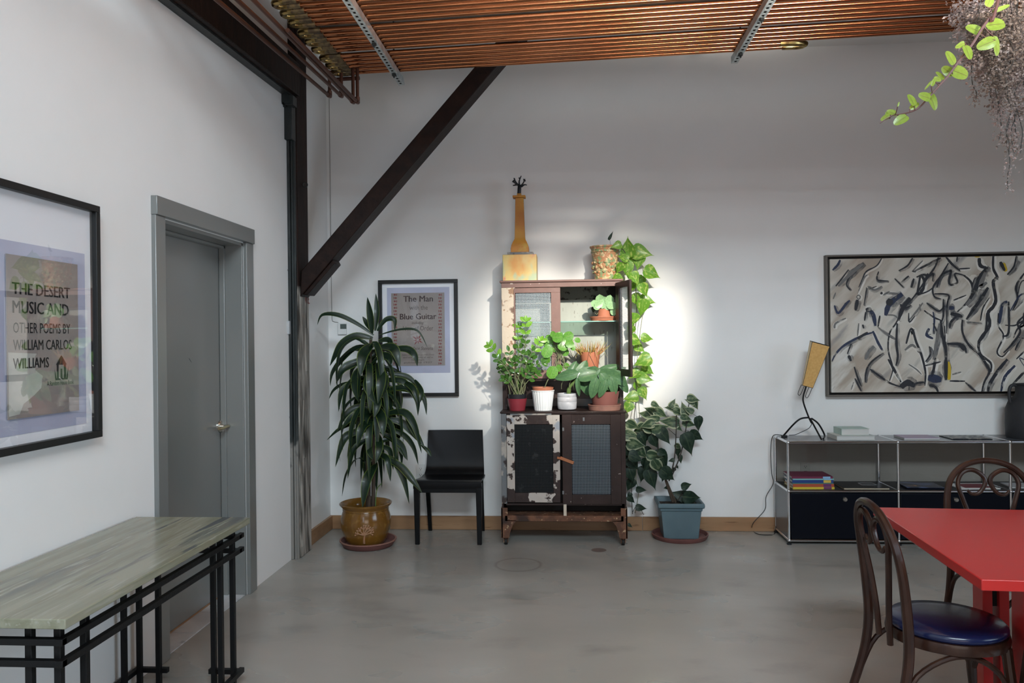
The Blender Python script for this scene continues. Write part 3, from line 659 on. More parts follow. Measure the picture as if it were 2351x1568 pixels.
lt('THE DESERT', 28, 160, 674, .040, .030); lt('MUSIC AND', 29, 157, 718, .042, .024); lt('OTHER POEMS BY', 30, 161, 764, .036, -.004)
lt('WILLIAM CARLOS', 30, 164, 804, .036, .014); lt('WILLIAMS', 30, 112, 847, .036, .022)
lt('A Random House Book', 108, 169, 886, .016, -.005)
ec = onX(141, 868, LX+.0165); m = MB()
def fl(pts): 
    n_ = len(pts); m.add([ec+V((.0008, a, b)) for a, b in pts], [tuple(range(n_))])
fl([(-.035, -.006), (.035, -.006), (.035, 0), (-.035, 0)]); fl([(-.026, 0), (-.016, 0), (-.016, .05), (-.026, .05)]); fl([(.014, 0), (.026, 0), (.026, .05), (.014, .05)])
fl([(-.03, .05), (.03, .05), (.014, .07), (0, .085), (-.014, .07)]); fl([(-.005, 0), (.005, 0), (.005, .035), (-.005, .035)]); fl([(.028, 0), (.036, 0), (.040, .045)]); fl([(-.036, 0), (-.028, 0), (-.038, .035)])
m.build('house_emblem', m_ink, t)

# ------------------------------------------------------------------ painting
X0, X1, Z0, Z1 = 1.930, 3.80, 1.018, 2.079
t = thing('abstract_painting', 'wide abstract canvas of black brush lines on cream in a thin grey frame', 'painting', ((X0+X1)/2, D, Z0))
f = MB(); fw = .014; yf_ = D-.052
f.box(X0, X1, yf_, D, Z0, Z0+fw).box(X0, X1, yf_, D, Z1-fw, Z1).box(X0, X0+fw, yf_, D, Z0+fw, Z1-fw).box(X1-fw, X1, yf_, D, Z0+fw, Z1-fw)
f.build('float_frame', m_canvasframe, t, bevel=.002)
MB().box(X0+fw, X1-fw, D-.014, D-.002, Z0+fw, Z1-fw).build('backing_board', m_dark, t)
cv0, cv1, cw0, cw1 = X0+.031, X1-.031, Z0+.031, Z1-.031
MB().box(cv0, cv1, D-.046, D-.014, cw0, cw1).build('canvas', m_canvas, t, bevel=.002)
ST = '''n14 915,125 895,165 855,205;k9 1090,150 1020,210 980,270 965,320 995,360;k8 1240,110 1200,170 1120,215 1090,270 1060,340;k9 1215,215 1205,280 1290,290;k10 1480,110 1440,170 1370,210;g8 1130,240 1100,270 1050,390;n14 870,480 900,540 960,470 990,440;g8 880,380 860,430;g7 1040,415 1058,400 1072,415 1058,432 1040,415;k18 1050,435 1035,520;k7 1120,340 1115,390 1100,480;k6 1200,330 1140,355;k8 1340,270 1410,340;k10 1450,250 1390,300;g14 1270,385 1370,390;n30 1400,390 1300,470 1270,560;k36 1310,430 1290,480;k30 1115,520 1160,510;k10 1115,530 1105,600;n22 1150,520 1175,560 1190,640;k10 1225,560 1210,650;k22 1460,420 1400,510 1370,600;g8 1280,555 1340,560 1380,600;k9 1390,540 1350,620 1300,700 1290,830 1320,940 1325,990 1300,1070;k13 1360,620 1355,780 1365,880 1350,950;g8 1210,650 1260,690 1340,740;n14 1170,680 1210,770 1250,840;n12 1175,690 1080,720 950,790 880,860 850,920;k14 1050,740 1130,690;k14 1430,780 1470,660 1510,770 1550,870 1580,1000 1575,1110;k10 1250,850 1150,930 1115,1010 1110,1080;k12 1150,980 1220,1030 1300,1085 1400,1120;k14 1290,900 1340,990 1390,1080;k36 1390,1120 1440,1085 1500,1110;k12 1500,1090 1570,1080;g8 1450,940 1510,980 1550,1020;k10 1025,960 1050,1040 1080,1110;k10 1030,1050 1080,1150;g6 1020,1080 1000,1140;k16 980,870 1000,915;k8 1000,780 970,860;g8 1060,620 1050,720;k10 1090,630 1100,660;k12 1700,110 1620,150 1490,215;g8 1560,130 1480,215 1540,190;k8 1830,95 1825,140;k12 1740,100 1790,160 1850,210;k8 1845,195 1930,190;k10 1760,150 1700,250 1640,340 1650,410 1700,430;k12 1670,340 1700,250 1770,210 1780,220 1765,290 1780,320 1830,300 1810,245 1820,230 1880,245;k14 1880,245 1930,290 1950,350 1920,440 1830,530;k10 1650,390 1760,400 1750,480 1745,700;k10 1590,460 1640,500 1690,525 1730,480;k10 1570,520 1640,570 1710,600;k10 1720,430 1720,560 1700,620;k16 1700,600 1710,700 1740,830 1740,1000;k8 1730,640 1735,760;k20 1775,545 1830,555 1870,570;n24 1765,500 1805,500;k8 1800,440 1900,400;k12 1830,560 1780,610 1770,660;k14 1870,590 1870,690 1920,790 2000,860 2060,950 2080,1000 2040,1080 2020,1160;k46 2010,270 1960,320;g30 2080,180 2030,240 1980,300 1960,400 1900,480;k26 2060,190 2010,260 1985,320 1930,430;k18 2110,90 2110,190 2140,260 2110,300 2130,430 2110,490 2070,540 2080,640 2000,760 2010,860 2090,930 2090,1000;k18 2070,340 2000,450 1900,590;k12 2060,540 2050,690 1990,780;k20 2000,110 2010,170 2070,190;y26 2185,150 2210,215;k18 2165,140 2200,210;y14 1965,95 2005,97;k10 2220,240 2270,180 2290,90;g8 2310,130 2270,200 2230,240;g8 2340,450 2270,520;n16 2220,450 2180,480 2160,600 2140,630;k12 2230,450 2230,690 2180,720;k9 2150,540 2150,640 2190,720 2140,840 2180,880 2230,830;k12 2351,560 2300,620 2320,690 2250,790 2190,850;k18 2220,900 2140,1000 2080,1100 2070,1160;n16 2280,950 2200,1040 2170,1160;k14 2351,1000 2250,1110;n9 1640,530 1650,600 1640,700;n16 1610,660 1590,710 1640,740;k10 1610,800 1620,860 1580,920;k7 1640,620 1680,700;k16 1660,890 1640,1000 1620,1040;g14 1690,620 1670,760 1640,900;n44 1600,1045 1650,1052 1705,1062;k10 1580,950 1700,920;y26 1755,920 1766,1062;k22 1740,900 1742,1062;k10 1770,1070 1890,1072;k14 1750,780 1870,790 1900,850;k20 1850,780 1882,832;g9 1790,1020 1860,1000;k7 1890,1080 1970,1150;k14 1610,1100 1660,1120 1680,1160;k14 1540,250 1520,390 1560,360 1570,280 1545,240;k11 1600,230 1560,330;k10 1510,260 1560,240 1610,250 1640,230 1635,290;k8 1520,400 1600,370 1640,340;k14 1470,340 1490,270;g9 1300,370 1250,400;k14 1230,380 1245,390;k10 1680,100 1660,170 1600,260 1500,400 1440,470;g10 1560,460 1500,540 1450,600;k8 1450,540 1455,610 1500,560;g8 1535,470 1540,520;k9 1380,470 1420,500 1470,480;k8 2010,600 2030,500 2080,420;g9 1900,610 2020,620;g20 1180,800 1140,840 1110,900;g12 870,660 880,620 960,580;k12 2351,230 2290,330 2300,430 2260,520;k10 2330,720 2280,830;k9 2351,840 2290,900;g24 2050,220 2010,330 2060,300;g18 1100,150 1000,230 900,330;g14 1420,830 1480,790 1530,850;g10 1130,330 1180,360 1240,330;k9 880,330 920,280 980,200'''
SB = [MB() for _ in range(4)]
def stroke(pts, w, ci, k):
    pts = spl(pts, 5); n_ = len(pts); m = SB[ci]; b = len(m.v); y = D-.0464-.00001*k
    for i, p in enumerate(pts):
        a_, c_ = pts[max(i-1, 0)], pts[min(i+1, n_-1)]; d_ = (c_-a_); d_ = d_.normalized() if d_.length > 1e-6 else V((1, 0, 0))
        e = V((-d_.z, 0, d_.x)); s = i/(n_-1); ww = w*.5*(.35+.65*math.sin(PI*min(1, max(.0, s*.8+.14)))*R(.75, 1.15))
        for q in (p+e*ww, p-e*ww):
            m.v.append(V((min(max(q.x, cv0+.001), cv1-.001), y, min(max(q.z, cw0+.001), cw1-.001))))
    for i in range(n_-1): m.f.append((b+2*i, b+2*i+1, b+2*i+3, b+2*i+2))
SM = [MB() for _ in range(3)]
def smudge(pts, w, k):
    global SB
    keep, SB = SB, SM; stroke(pts, w, k % 3, -32+k*.1); SB = keep
for k, it in enumerate(ST.split(';')):
    h_, *ps = it.split(); ci = 'kngy'.index(h_[0]); w_ = 1.45*float(h_[1:])/3.402*5.95/FPX
    if ci < 3: smudge([at(1660+float(p.split(',')[0])/3.402+2, 560+float(p.split(',')[1])/3.402+1.5, D-.046) for p in ps], w_*2.2, k)
    stroke([at(1660+float(p.split(',')[0])/3.402, 560+float(p.split(',')[1])/3.402, D-.046) for p in ps], w_, ci, k)
for k in range(46):   # beyond the picture's right edge the painting goes on
    x, z = R(3.36, 3.74), R(1.10, 2.0); p = [V((x, 0, z))]
    for j in range(3): p.append(p[-1]+V((R(-.09, .06), 0, R(-.14, .05))))
    stroke(p, R(.006, .018), (0, 0, 1, 2)[k % 4], 120+k)
for k, (n_, c_) in enumerate((('charcoal_haze', None), ('charcoal_haze', None), ('pale_smear', (.60, .575, .53)))): SM[k].build(n_, m_haze if not c_ else M(n_.replace('_', ' '), c_, .7, n=[(8, .4, .62, (.52, .48, .42))]), t, fix=False, smooth=False, kind='stuff')
for k, n_ in enumerate(('black_brushwork', 'navy_brushwork', 'grey_brushwork', 'yellow_brushwork')): SB[k].build(n_, m_stroke[k], t, fix=False, smooth=False, kind='stuff')

# ------------------------------------------------------------------ wall devices
p, q = at(777, 742, D), at(797, 768, D)
t = thing('thermostat', 'small white thermostat with grey display on the wall left of the tall plant', 'thermostat', ((p.x+q.x)/2, D, q.z))
MB().box(p.x, q.x, D-.024, D, q.z, p.z).build('housing', m_plate, t, bevel=.004)
a, b = at(781, 744, D-.025), at(795, 755, D-.025); MB().box(a.x, b.x, D-.0255, D-.02, b.z, a.z).build('display', m_lcd, t)
c0, c1 = at(755, 640, D), at(757, 738, D)
tag(MB().tube([(c0.x+.02, D-.002, 3.6), (c0.x+.02, D-.004, c0.z), (c1.x+.02, D-.004, c1.z+.02), (c1.x+.024, D-.004, c1.z+.002), (c1.x+.04, D-.004, c1.z-.004), (p.x, D-.006, c1.z-.008)], .0016, 6).build('thermostat_cable', m_cable), 'thin pale cable running down the wall corner to the thermostat', 'cable')
def outlet(loc, lab, ax='y', plug=False):
    t = thing('wall_outlet', lab, 'outlet', loc); l = V(loc)
    f = (lambda a, b, c: l+V((a, -b, c))) if ax == 'y' else (lambda a, b, c: l+V((b, a, c)))
    def bb(a0, a1, b0, b1, c0, c1): return MB().hexa([f(a0, b0, c0), f(a1, b0, c0), f(a1, b0, c1), f(a0, b0, c1)], [f(a0, b1, c0), f(a1, b1, c0), f(a1, b1, c1), f(a0, b1, c1)])
    bb(-.036, .036, 0, .006, 0, .116).build('cover_plate', m_plate, t, bevel=.002)
    for z in (.020, .068):
        s = bb(-.017, .017, .005, .0075, z, z+.030).build('socket', m_plate, t, bevel=.003)
        bb(-.008, -.006, .007, .0082, z+.012, z+.022).build('slot', m_dark, s); bb(.006, .008, .007, .0082, z+.012, z+.022).build('slot', m_dark, s)
        bb(-.0025, .0025, .007, .0082, z+.004, z+.009).build('slot', m_dark, s)
    if plug: bb(-.014, .014, .0075, .034, .020, .050).build('plug', m_cord, t, bevel=.004)
    return t
p = at(966, 1100, D); outlet((p.x, D, p.z), 'white wall outlet just behind the black chair seat')
p = at(1849, 1096, D); outlet((p.x, D, p.z), 'white wall outlet with a black plug behind the shelf unit', plug=True)
p = onX(283, 1400, XL); outlet((XL, p.y, p.z-.02), 'wall outlet low on the left wall under the stone topped table', 'x')

# ------------------------------------------------------------------ marble console table
TX0, TX1, TY0, TY1, TZ = -1.872, -1.366, 2.005, 3.228, .72
t = thing('console_table', 'long console table with green grey marble top on black steel tube legs', 'table', ((TX0+TX1)/2, (TY0+TY1)/2, 0))
MB().box(TX0, TX1, TY0, TY1, TZ-.028, TZ).build('marble_top', m_marble, t, bevel=.003)
s = .020; LXs = (-1.845, -1.432); LYs = (2.075, 3.195)
for ix, lx in enumerate(LXs):
    for iy, ly in enumerate(LYs):
        ix_, iy_ = (.085 if ix == 0 else -.085), (.115 if iy == 0 else -.115)
        for (dx, dy) in ((0, 0), (ix_, 0), (0, iy_)):
            lg = MB().box(lx+dx-s/2, lx+dx+s/2, ly+dy-s/2, ly+dy+s/2, .012, TZ-.029).build('leg', m_blackmetal, t, bevel=.0015)
            MB().box(lx+dx-.017, lx+dx+.017, ly+dy-.017, ly+dy+.017, 0, .012).build('glide', m_plategrey, lg, bevel=.002)
        sx_ = -1 if ix == 0 else 1; sy_ = -1 if iy == 0 else 1
        MB().box(*sorted((lx+ix_-sx_*.03, lx+sx_*.012)), ly+sy_*s/2-(s if sy_ < 0 else 0), ly+sy_*s/2+(s if sy_ > 0 else 0), .055, .075).build('foot_rail', m_blackmetal, t)
        MB().box(lx+sx_*s/2-(s if sx_ < 0 else 0), lx+sx_*s/2+(s if sx_ > 0 else 0), *sorted((ly+iy_-sy_*.03, ly+sy_*.04)), .055, .075).build('foot_rail', m_blackmetal, t)
for z in (.640, .580):
    for xx in (LXs[0]-s/2-s, LXs[1]+s/2): MB().box(xx, xx+s, LYs[0]-.032, LYs[1]+.055, z-s/2, z+s/2).build('side_rail', m_blackmetal, t, bevel=.0015)
    for yy in (LYs[0]-s/2-s, LYs[1]+s/2): MB().box(LXs[0]-s/2-s, LXs[1]+s/2+s, yy, yy+s, z-s/2+.0005, z+s/2-.0005).build('end_rail', m_blackmetal, t, bevel=.0015)
MB().box(LXs[0], LXs[1], 3.10, 3.12, TZ-.05, TZ-.029).build('top_bearer', m_blackmetal, t)
MB().box(LXs[0], LXs[1], 2.15, 2.17, TZ-.05, TZ-.029).build('top_bearer', m_blackmetal, t)

# ------------------------------------------------------------------ black plywood chair
t = thing('side_chair', 'black moulded plywood side chair standing against the back wall', 'chair', (-.876, 5.75, 0))
cx = -.878; ws, wb = .250, .212
def ply(mbn, prof, w0, w1, th, bow=0):
    m = MB(); n_ = len(prof); c_ = 9
    for sgn in (0, 1):
        for i, (y, z) in enumerate(prof):
            a_, b_ = prof[max(i-1, 0)], prof[min(i+1, n_-1)]; dy, dz = b_[0]-a_[0], b_[1]-a_[1]; L_ = math.hypot(dy, dz); ny, nz = -dz/L_, dy/L_
            w_ = w0+(w1-w0)*i/(n_-1)
            for j in range(c_):
                q_ = 2*j/(c_-1)-1; m.v.append(V((cx+q_*w_, y+ny*th*sgn+bow*(1-q_*q_)*(i/(n_-1)), z+nz*th*sgn)))
    K = n_*c_
    for i in range(n_-1):
        for j in range(c_-1):
            a_ = i*c_+j; m.f += [(a_, a_+1, a_+c_+1, a_+c_), (K+a_+c_, K+a_+c_+1, K+a_+1, K+a_)]
    for i in range(n_-1):
        a_ = i*c_; m.f.append((a_, a_+c_, K+a_+c_, K+a_)); a_ = i*c_+c_-1; m.f.append((a_+c_, a_, K+a_, K+a_+c_))
    for j in range(c_-1):
        m.f.append((j, K+j, K+j+1, j+1)); a_ = (n_-1)*c_+j; m.f.append((a_+1, K+a_+1, K+a_, a_))
    return m.build(mbn, m_black, t, angle=50)
seat = [(5.528, .405), (5.522, .43), (5.524, .452), (5.54, .463), (5.60, .462), (5.70, .452), (5.80, .446), (5.86, .452)]
back = [(5.86, .452), (5.895, .472), (5.915, .51), (5.928, .58), (5.94, .68), (5.952, .781)]
ply('seat', [(y, z) for y, z in seat], ws, ws-.012, -.011); ply('backrest', back, ws-.02, wb, -.011, .012)
for sx_ in (-1, 1):
    x = cx+sx_*(ws-.024); MB().hexa([(x-.016, 5.535, 0), (x+.016, 5.535, 0), (x+.016, 5.565, 0), (x-.016, 5.565, 0)], [(x-.022, 5.526, .44), (x+.022, 5.526, .44), (x+.022, 5.572, .44), (x-.022, 5.572, .44)]).build('leg', m_black, t, bevel=.004)
    x = cx+sx_*(ws-.045); MB().hexa([(x-.014, 5.945, 0), (x+.014, 5.945, 0), (x+.014, 5.97, 0), (x-.014, 5.97, 0)], [(x-.018, 5.83, .44), (x+.018, 5.83, .44), (x+.018, 5.87, .44), (x-.018, 5.87, .44)]).build('leg', m_black, t, bevel=.004)
MB().box(cx-ws+.03, cx+ws-.03, 5.536, 5.556, .375, .442).build('front_apron', m_black, t, bevel=.003)

# ------------------------------------------------------------------ bentwood chairs
def cafe_chair(lab, loc, ang, seatmat=None):
    t = thing('cafe_chair', lab, 'chair', (0, 0, 0), 'bentwood chairs round the red table')
    MB().lathe([(.165, .418), (.192, .418), (.194, .436), (.190, .452), (.165, .452)], 0, 0, 0, 40).build('seat_ring', m_bent, t)
    MB().lathe([(0, .450), (.178, .450), (.188, .460), (.188, .471), (.177, .482), (.12, .490), (0, .493)], 0, 0, 0, 40).build('cushion', m_navy, t, angle=60)
    hp_ = [(-.300, .190, 0), (-.255, .184, .15), (-.212, .180, .30), (-.196, .180, .43), (-.205, .184, .58), (-.220, .184, .70), (-.238, .160, .795), (-.252, .095, .858), (-.258, 0, .879)]
    hp_ = spl(hp_+[(x, -y, z) for x, y, z in hp_[-2::-1]], 5)
    MB().tube(hp_, [.0135+.0035*math.exp(-((p.z-.45)/.3)**2) for p in hp_], 10).build('back_hoop', m_bent, t)
    for s_ in (-1, 1):
        lp_ = [(-.206, .050, .400), (-.212, .058, .50), (-.220, .080, .60), (-.232, .112, .705), (-.240, .130, .775), (-.246, .106, .825), (-.248, .060, .836), (-.246, .018, .808), (-.242, .012, .775), (-.238, .036, .735), (-.235, .068, .725), (-.235, .090, .745)]
        lp_ = spl([(x, s_*y, z) for x, y, z in lp_], 4); n_ = len(lp_)
        MB().tube(lp_, [.0105*(1 if i < n_*.7 else 1-.45*(i/n_-.7)/.3) for i in range(n_)], 9).build('back_loop', m_bent, t)
        MB().tube(spl([(.135, s_*.125, .425), (.150, s_*.140, .25), (.178, s_*.165, 0)], 4), [.017]*5+[.0145]*3+[.012], 10).build('leg', m_bent, t)
        ar = spl([(-.222, s_*.178, .24), (-.17, s_*.176, .345), (-.07, s_*.172, .405), (.02, s_*.166, .405), (.10, s_*.150, .35), (.142, s_*.138, .27)], 4)
        MB().tube(ar, .0095, 8).build('leg_brace', m_bent, t)
    ar = spl([(.152, -.128, .26), (.160, -.08, .355), (.163, 0, .402), (.160, .08, .355), (.152, .128, .26)], 4)
    MB().tube(ar, .0095, 8).build('leg_brace', m_bent, t)
    t.location = loc; t.rotation_euler = (0, 0, ang)
    return t
cafe_chair('dark bentwood chair with navy cushion nearest the camera, left of the red table', (1.300, 2.80, 0), math.radians(-1))
cafe_chair('dark bentwood chair facing the room from the far side of the red table', (1.910, 3.50, 0), math.radians(-95))
cafe_chair('dark bentwood chair tucked under the red table, only its front leg showing', (1.610, 2.50, 0), math.radians(91))

# ------------------------------------------------------------------ red table
t = thing('dining_table', 'glossy red lacquered dining table on slotted plank legs', 'table', (2.0, 2.85, 0))
ta = math.radians(-4.0); tc_, ts_ = math.cos(ta), math.sin(ta); TP = V((1.205, 2.375, 0))
def tw(a, b, z): return V((TP.x+a*tc_-b*ts_, TP.y+a*ts_+b*tc_, z))
def tbox(a0, a1, b0, b1, z0, z1): return MB().hexa([tw(a0, b0, z0), tw(a1, b0, z0), tw(a1, b1, z0), tw(a0, b1, z0)], [tw(a0, b0, z1), tw(a1, b0, z1), tw(a1, b1, z1), tw(a0, b1, z1)])
tbox(0, 1.9, 0, 1.0, .708, .742).build('table_top', m_red, t, bevel=.003)
la = at(2247, 1400, 3.03).x-TP.x-.045
for a in (la, 1.9-la-.08):
    for b in (.345, .645):
        for k in (0, 1): tbox(a+.058*k, a+.058*k+.034, b, b+.085, 0, .707).build('leg', m_red, t, bevel=.002)
        tbox(a+.0345, a+.0575, b+.02, b+.07, .45, .707).build('leg_spacer', m_dark, t)
tbox(la+.1, 1.8-la, .49, .53, .64, .707).build('stretcher', m_red, t); tbox(la+.01, la+.08, .375, .64, .66, .707).build('bearer', m_red, t); tbox(1.83-la, 1.9-la, .375, .64, .66, .707).build('bearer', m_red, t)

# ------------------------------------------------------------------ credenza
X0 = 1.545; MOD = .7525; YF, YB = 5.615, 5.962; ZL = (.030, .378, .722); r = .0095
t = thing('shelf_unit', 'low modular shelf unit of chrome tubes with graphite and black metal panels', 'shelf unit', (X0+1.5*MOD, 5.79, 0))
XS = [X0+MOD*k for k in range(4)]
for x in XS:
    for y in (YF, YB):
        for z in ZL:
            MB().ball((x, y, z), .0135, 10).build('connector_ball', m_chrome, t)
        MB().tube([(x, y, ZL[0]), (x, y, ZL[2])], r, 12).build('upright_tube', m_chrome, t)
        MB().lathe([(0, 0), (.016, 0), (.016, .010), (.006, .012), (.006, .024), (0, .024)], x, y, 0, 14).build('foot', m_potblack, t)
    for z in ZL: MB().tube([(x, YF, z), (x, YB, z)], r, 12).build('depth_tube', m_chrome, t)
for i in range(3):
    a, b = XS[i], XS[i+1]
    for y in (YF, YB):
        for z in ZL: MB().tube([(a, y, z), (b, y, z)], r, 12).build('width_tube', m_chrome, t)
    for z, m_, n_ in ((ZL[2], m_usm, 'top_panel'), (ZL[1], m_usmblack, 'shelf_panel'), (ZL[0], m_usmblack, 'bottom_panel')):
        MB().box(a+.008, b-.008, YF+.008, YB-.008, z+.003, z+.0075).build(n_, m_, t)
    dr = MB().box(a+.012, b-.012, YF-.007, YF+.004, ZL[0]+.013, ZL[1]-.013).build('drop_door', m_usmblack, t, bevel=.003)
    kx = a+MOD*.511
    lay(MB().lathe([(0, 0), (.0165, 0), (.0165, .008), (.012, .014), (0, .015)], 0, 0, 0, 24), (kx, YF-.007, .322), (0, -1, 0)).build('door_knob', m_satin, dr)
    MB().box(a+.008, b-.008, YB-.004, YB+.004, ZL[0]+.008, ZL[1]-.008).build('back_panel', m_usmblack, t)
    MB().box(a+.010, b-.010, YB-.002, YB+.002, ZL[1]+.010, ZL[2]-.010).build('bay_shade_sheet', m_bayshade, t)  # sheet added to darken the open bays, shade put into its tint
for x in XS: MB().box(x-.004, x+.004, YF+.008, YB-.008, ZL[0]+.008, ZL[1]-.008).build('side_panel', m_usm, t)

# books and papers
def bookmb(name, lab, cat, c, w, d_, h_, cover, pages, ang=0, spine='front', group=None, band=None, bars=()):
    t = thing(name, lab, cat, (0, 0, 0), group); e = .0018; k = .004
    if spine == 'front': pg = (-w/2+k, w/2-k, -d_/2+.001, d_/2-k)
    else: pg = (-w/2+.001, w/2-k, -d_/2+k, d_/2-k)
    MB().box(*pg, e, h_-e).build('pages', pages, t)
    MB().box(-w/2, w/2, -d_/2, d_/2, 0, e).build('back_cover', cover, t); MB().box(-w/2, w/2, -d_/2, d_/2, h_-e, h_).build('front_cover', cover, t)
    if spine == 'front': MB().box(-w/2, w/2, -d_/2-.001, -d_/2+.001, 0, h_).build('spine', cover, t)
    elif spine == 'left': MB().box(-w/2-.001, -w/2+.001, -d_/2, d_/2, 0, h_).build('spine', cover, t)
    for (a_, b_, mm) in bars: MB().box(-w/2+w*a_, -w/2+w*b_, -d_/2-.0016, -d_/2+.0005, .001, h_-.001).build('spine_block', mm, t)
    t.location = c; t.rotation_euler = (0, 0, ang); return t
def bm_(n_, c_): return M(n_, c_, .4)
PG = M('book pages', (.55, .55, .53), .8, n=[(2, .4, .6, (.50, .50, .48))], stretch=(1, 1, 200))
bk = {k: bm_(k+' cover', c_) for k, c_ in dict(maroon=(.13, .02, .05), teal=(.17, .36, .36), blue=(.015, .045, .17), green=(.06, .16, .13), orange=(.35, .07, .03), yellow=(.55, .42, .04), purple=(.12, .03, .11), sky=(.22, .40, .60), gold=(.55, .38, .07)).items()}
zz = ZL[1]+.008
for i, (cv, h_, dx, bars) in enumerate((('yellow', .0155, .004, [(.74, .93, bk['purple'])]), ('orange', .0215, .003, [(.74, .93, bk['purple'])]), ('green', .0065, .0, []), ('blue', .0205, -.001, [(.76, .94, bk['gold'])]), ('teal', .0095, .002, [(.76, .94, bk['sky'])]), ('maroon', .0150, -.005, [(.76, .94, bk['sky'])]))):
    lab = {'yellow': 'yellow spined paperback at the bottom of the stack in the shelf unit', 'orange': 'orange spined paperback in the shelf unit stack, above the yellow one', 'green': 'thin dark green book in the middle of the shelf unit stack', 'blue': 'navy blue spined paperback in the shelf unit stack, below the pale teal one', 'teal': 'thin pale teal book just under the top of the shelf unit stack', 'maroon': 'maroon covered paperback lying on top of the shelf unit stack'}[cv]
    b = bookmb('paperback_book', lab, 'book', (1.722+dx, 5.755, zz), .285 if i else .288, .22, h_, bk[cv], PG, math.radians(R(-1, 1)), 'front', 'paperbacks stacked in the shelf unit', None, bars)
    if cv in ('blue', 'orange', 'yellow'): MB().box(-.01, .03, -.1116, -.11, h_*.4, h_*.6).build('spine_print', PG, b)
    zz += h_+.0004
zs_ = ZL[1]+.0080
p = at(1990, 1118, 5.72)
b = thing('magazine', 'black magazine with cream page edge lying right of the paperback stack', 'magazine', (p.x-.02, 5.74, zs_))
q = b.location; MB().box(q.x-.165, q.x+.145, q.y-.10, q.y+.11, zs_, zs_+.008).build('pages', M('cream pages', (.42, .36, .26), .7), b)
MB().box(q.x-.167, q.x+.145, q.y-.099, q.y+.112, zs_+.008, zs_+.0095).build('cover', m_usmblack, b)
fr_ = MB().box(q.x+.0, q.x+.105, q.y+.02, q.y+.024, zs_+.0095, zs_+.0105).box(q.x+.0, q.x+.105, q.y+.096, q.y+.1, zs_+.0095, zs_+.0105).box(q.x, q.x+.004, q.y+.02, q.y+.1, zs_+.0095, zs_+.0105).box(q.x+.101, q.x+.105, q.y+.02, q.y+.1, zs_+.0095, zs_+.0105)
fr_.build('printed_box', m_plategrey, b)
def flat(name, lab, cat, x, y, z, w, d_, h_, ang, m_, extra=None, edge=None):
    b = thing(name, lab, cat, (x, y, z))
    MB().box(x-w/2, x+w/2, y-d_/2, y+d_/2, z, z+h_*.7).build('pages', edge or PG, b); MB().box(x-w/2-.001, x+w/2+.001, y-d_/2-.001, y+d_/2+.001, z+h_*.7, z+h_).build('cover', m_, b)
    if extra: extra(b, x, y, z+h_)
    b.rotation_euler = (0, 0, ang); return b
m_photo = M('dark blue photo print', (.018, .024, .045), .25, n=[(9, .5, .62, (.07, .10, .20)), (7, .62, .70, (.36, .20, .10))])
p = at(2112, 1118, 5.76); flat('photo_book', 'glossy dark blue photo book lying in the second bay of the shelf unit', 'book', p.x, 5.76, zs_, .25, .21, .012, -.06, m_photo, edge=m_usmblack)
def red_panel(b, x, y, z): MB().box(x-.09, x+.10, y-.07, y+.08, z, z+.0006).build('red_panel', M('dusty red print', (.17, .04, .05), .5), b)
p = at(2232, 1124, 5.74); flat('booklet', 'white booklet with dusty red cover panel behind the far bentwood chair', 'booklet', p.x+.01, 5.75, zs_, .27, .20, .006, .04, m_plate, red_panel)
p = at(2335, 1120, 5.78); flat('booklet', 'grey white booklet in the third bay of the shelf unit by the picture edge', 'booklet', p.x+.05, 5.78, zs_, .24, .18, .007, -.1, m_plategrey)
zt_ = ZL[2]+.0080
bookmb('hardback_book', 'wide white book lying under the pale green one on the shelf unit', 'book', (2.035, 5.78, zt_), .265, .21, .030, M('white cover', (.52, .53, .50), .5), PG, .0, 'left')
bookmb('hardback_book', 'pale green book lying on top of the wide white one', 'book', (2.045, 5.795, zt_+.0305), .195, .17, .046, M('pale green cover', (.40, .52, .47), .5), PG, .0, 'left')
p = at(2105, 1006, 5.78); flat('notebook', 'thin lilac pink notebook lying on top of the shelf unit', 'notebook', p.x, 5.79, zt_, .24, .19, .012, -.02, M('lilac cover', (.36, .29, .38), .5))
m_pat = M('black and white patterned print', (.02, .02, .022), .4, n=[(26, .52, .55, (.30, .29, .26))])
p = at(2218, 1009, 5.78); flat('patterned_magazine', 'black magazine with pale scribbled pattern lying beside the dark urn', 'magazine', p.x, 5.79, zt_, .27, .20, .006, 0, m_pat, edge=m_usmblack)
# urn
ux, uy = 3.290, 5.78
t = thing('clay_urn', 'charcoal clay urn with a loop handle on the shelf unit by the painting', 'urn', (ux, uy, zt_))
MB().lathe([(0, 0), (.155, 0), (.160, .01), (.164, .10), (.160, .21), (.140, .265), (.110, .295), (.098, .32), (.100, .37), (.112, .385), (.100, .386), (.086, .37), (.084, .32), (0, .30)], ux, uy, zt_, 36).build('body', m_urn, t)
for s_ in (-1, 1): MB().tube(spl([(ux+s_*.098, uy, zt_+.372), (ux+s_*.132, uy, zt_+.375), (ux+s_*.150, uy, zt_+.345), (ux+s_*.150, uy, zt_+.28), (ux+s_*.142, uy, zt_+.252)], 5), .011, 10).build('handle', m_urn, t)
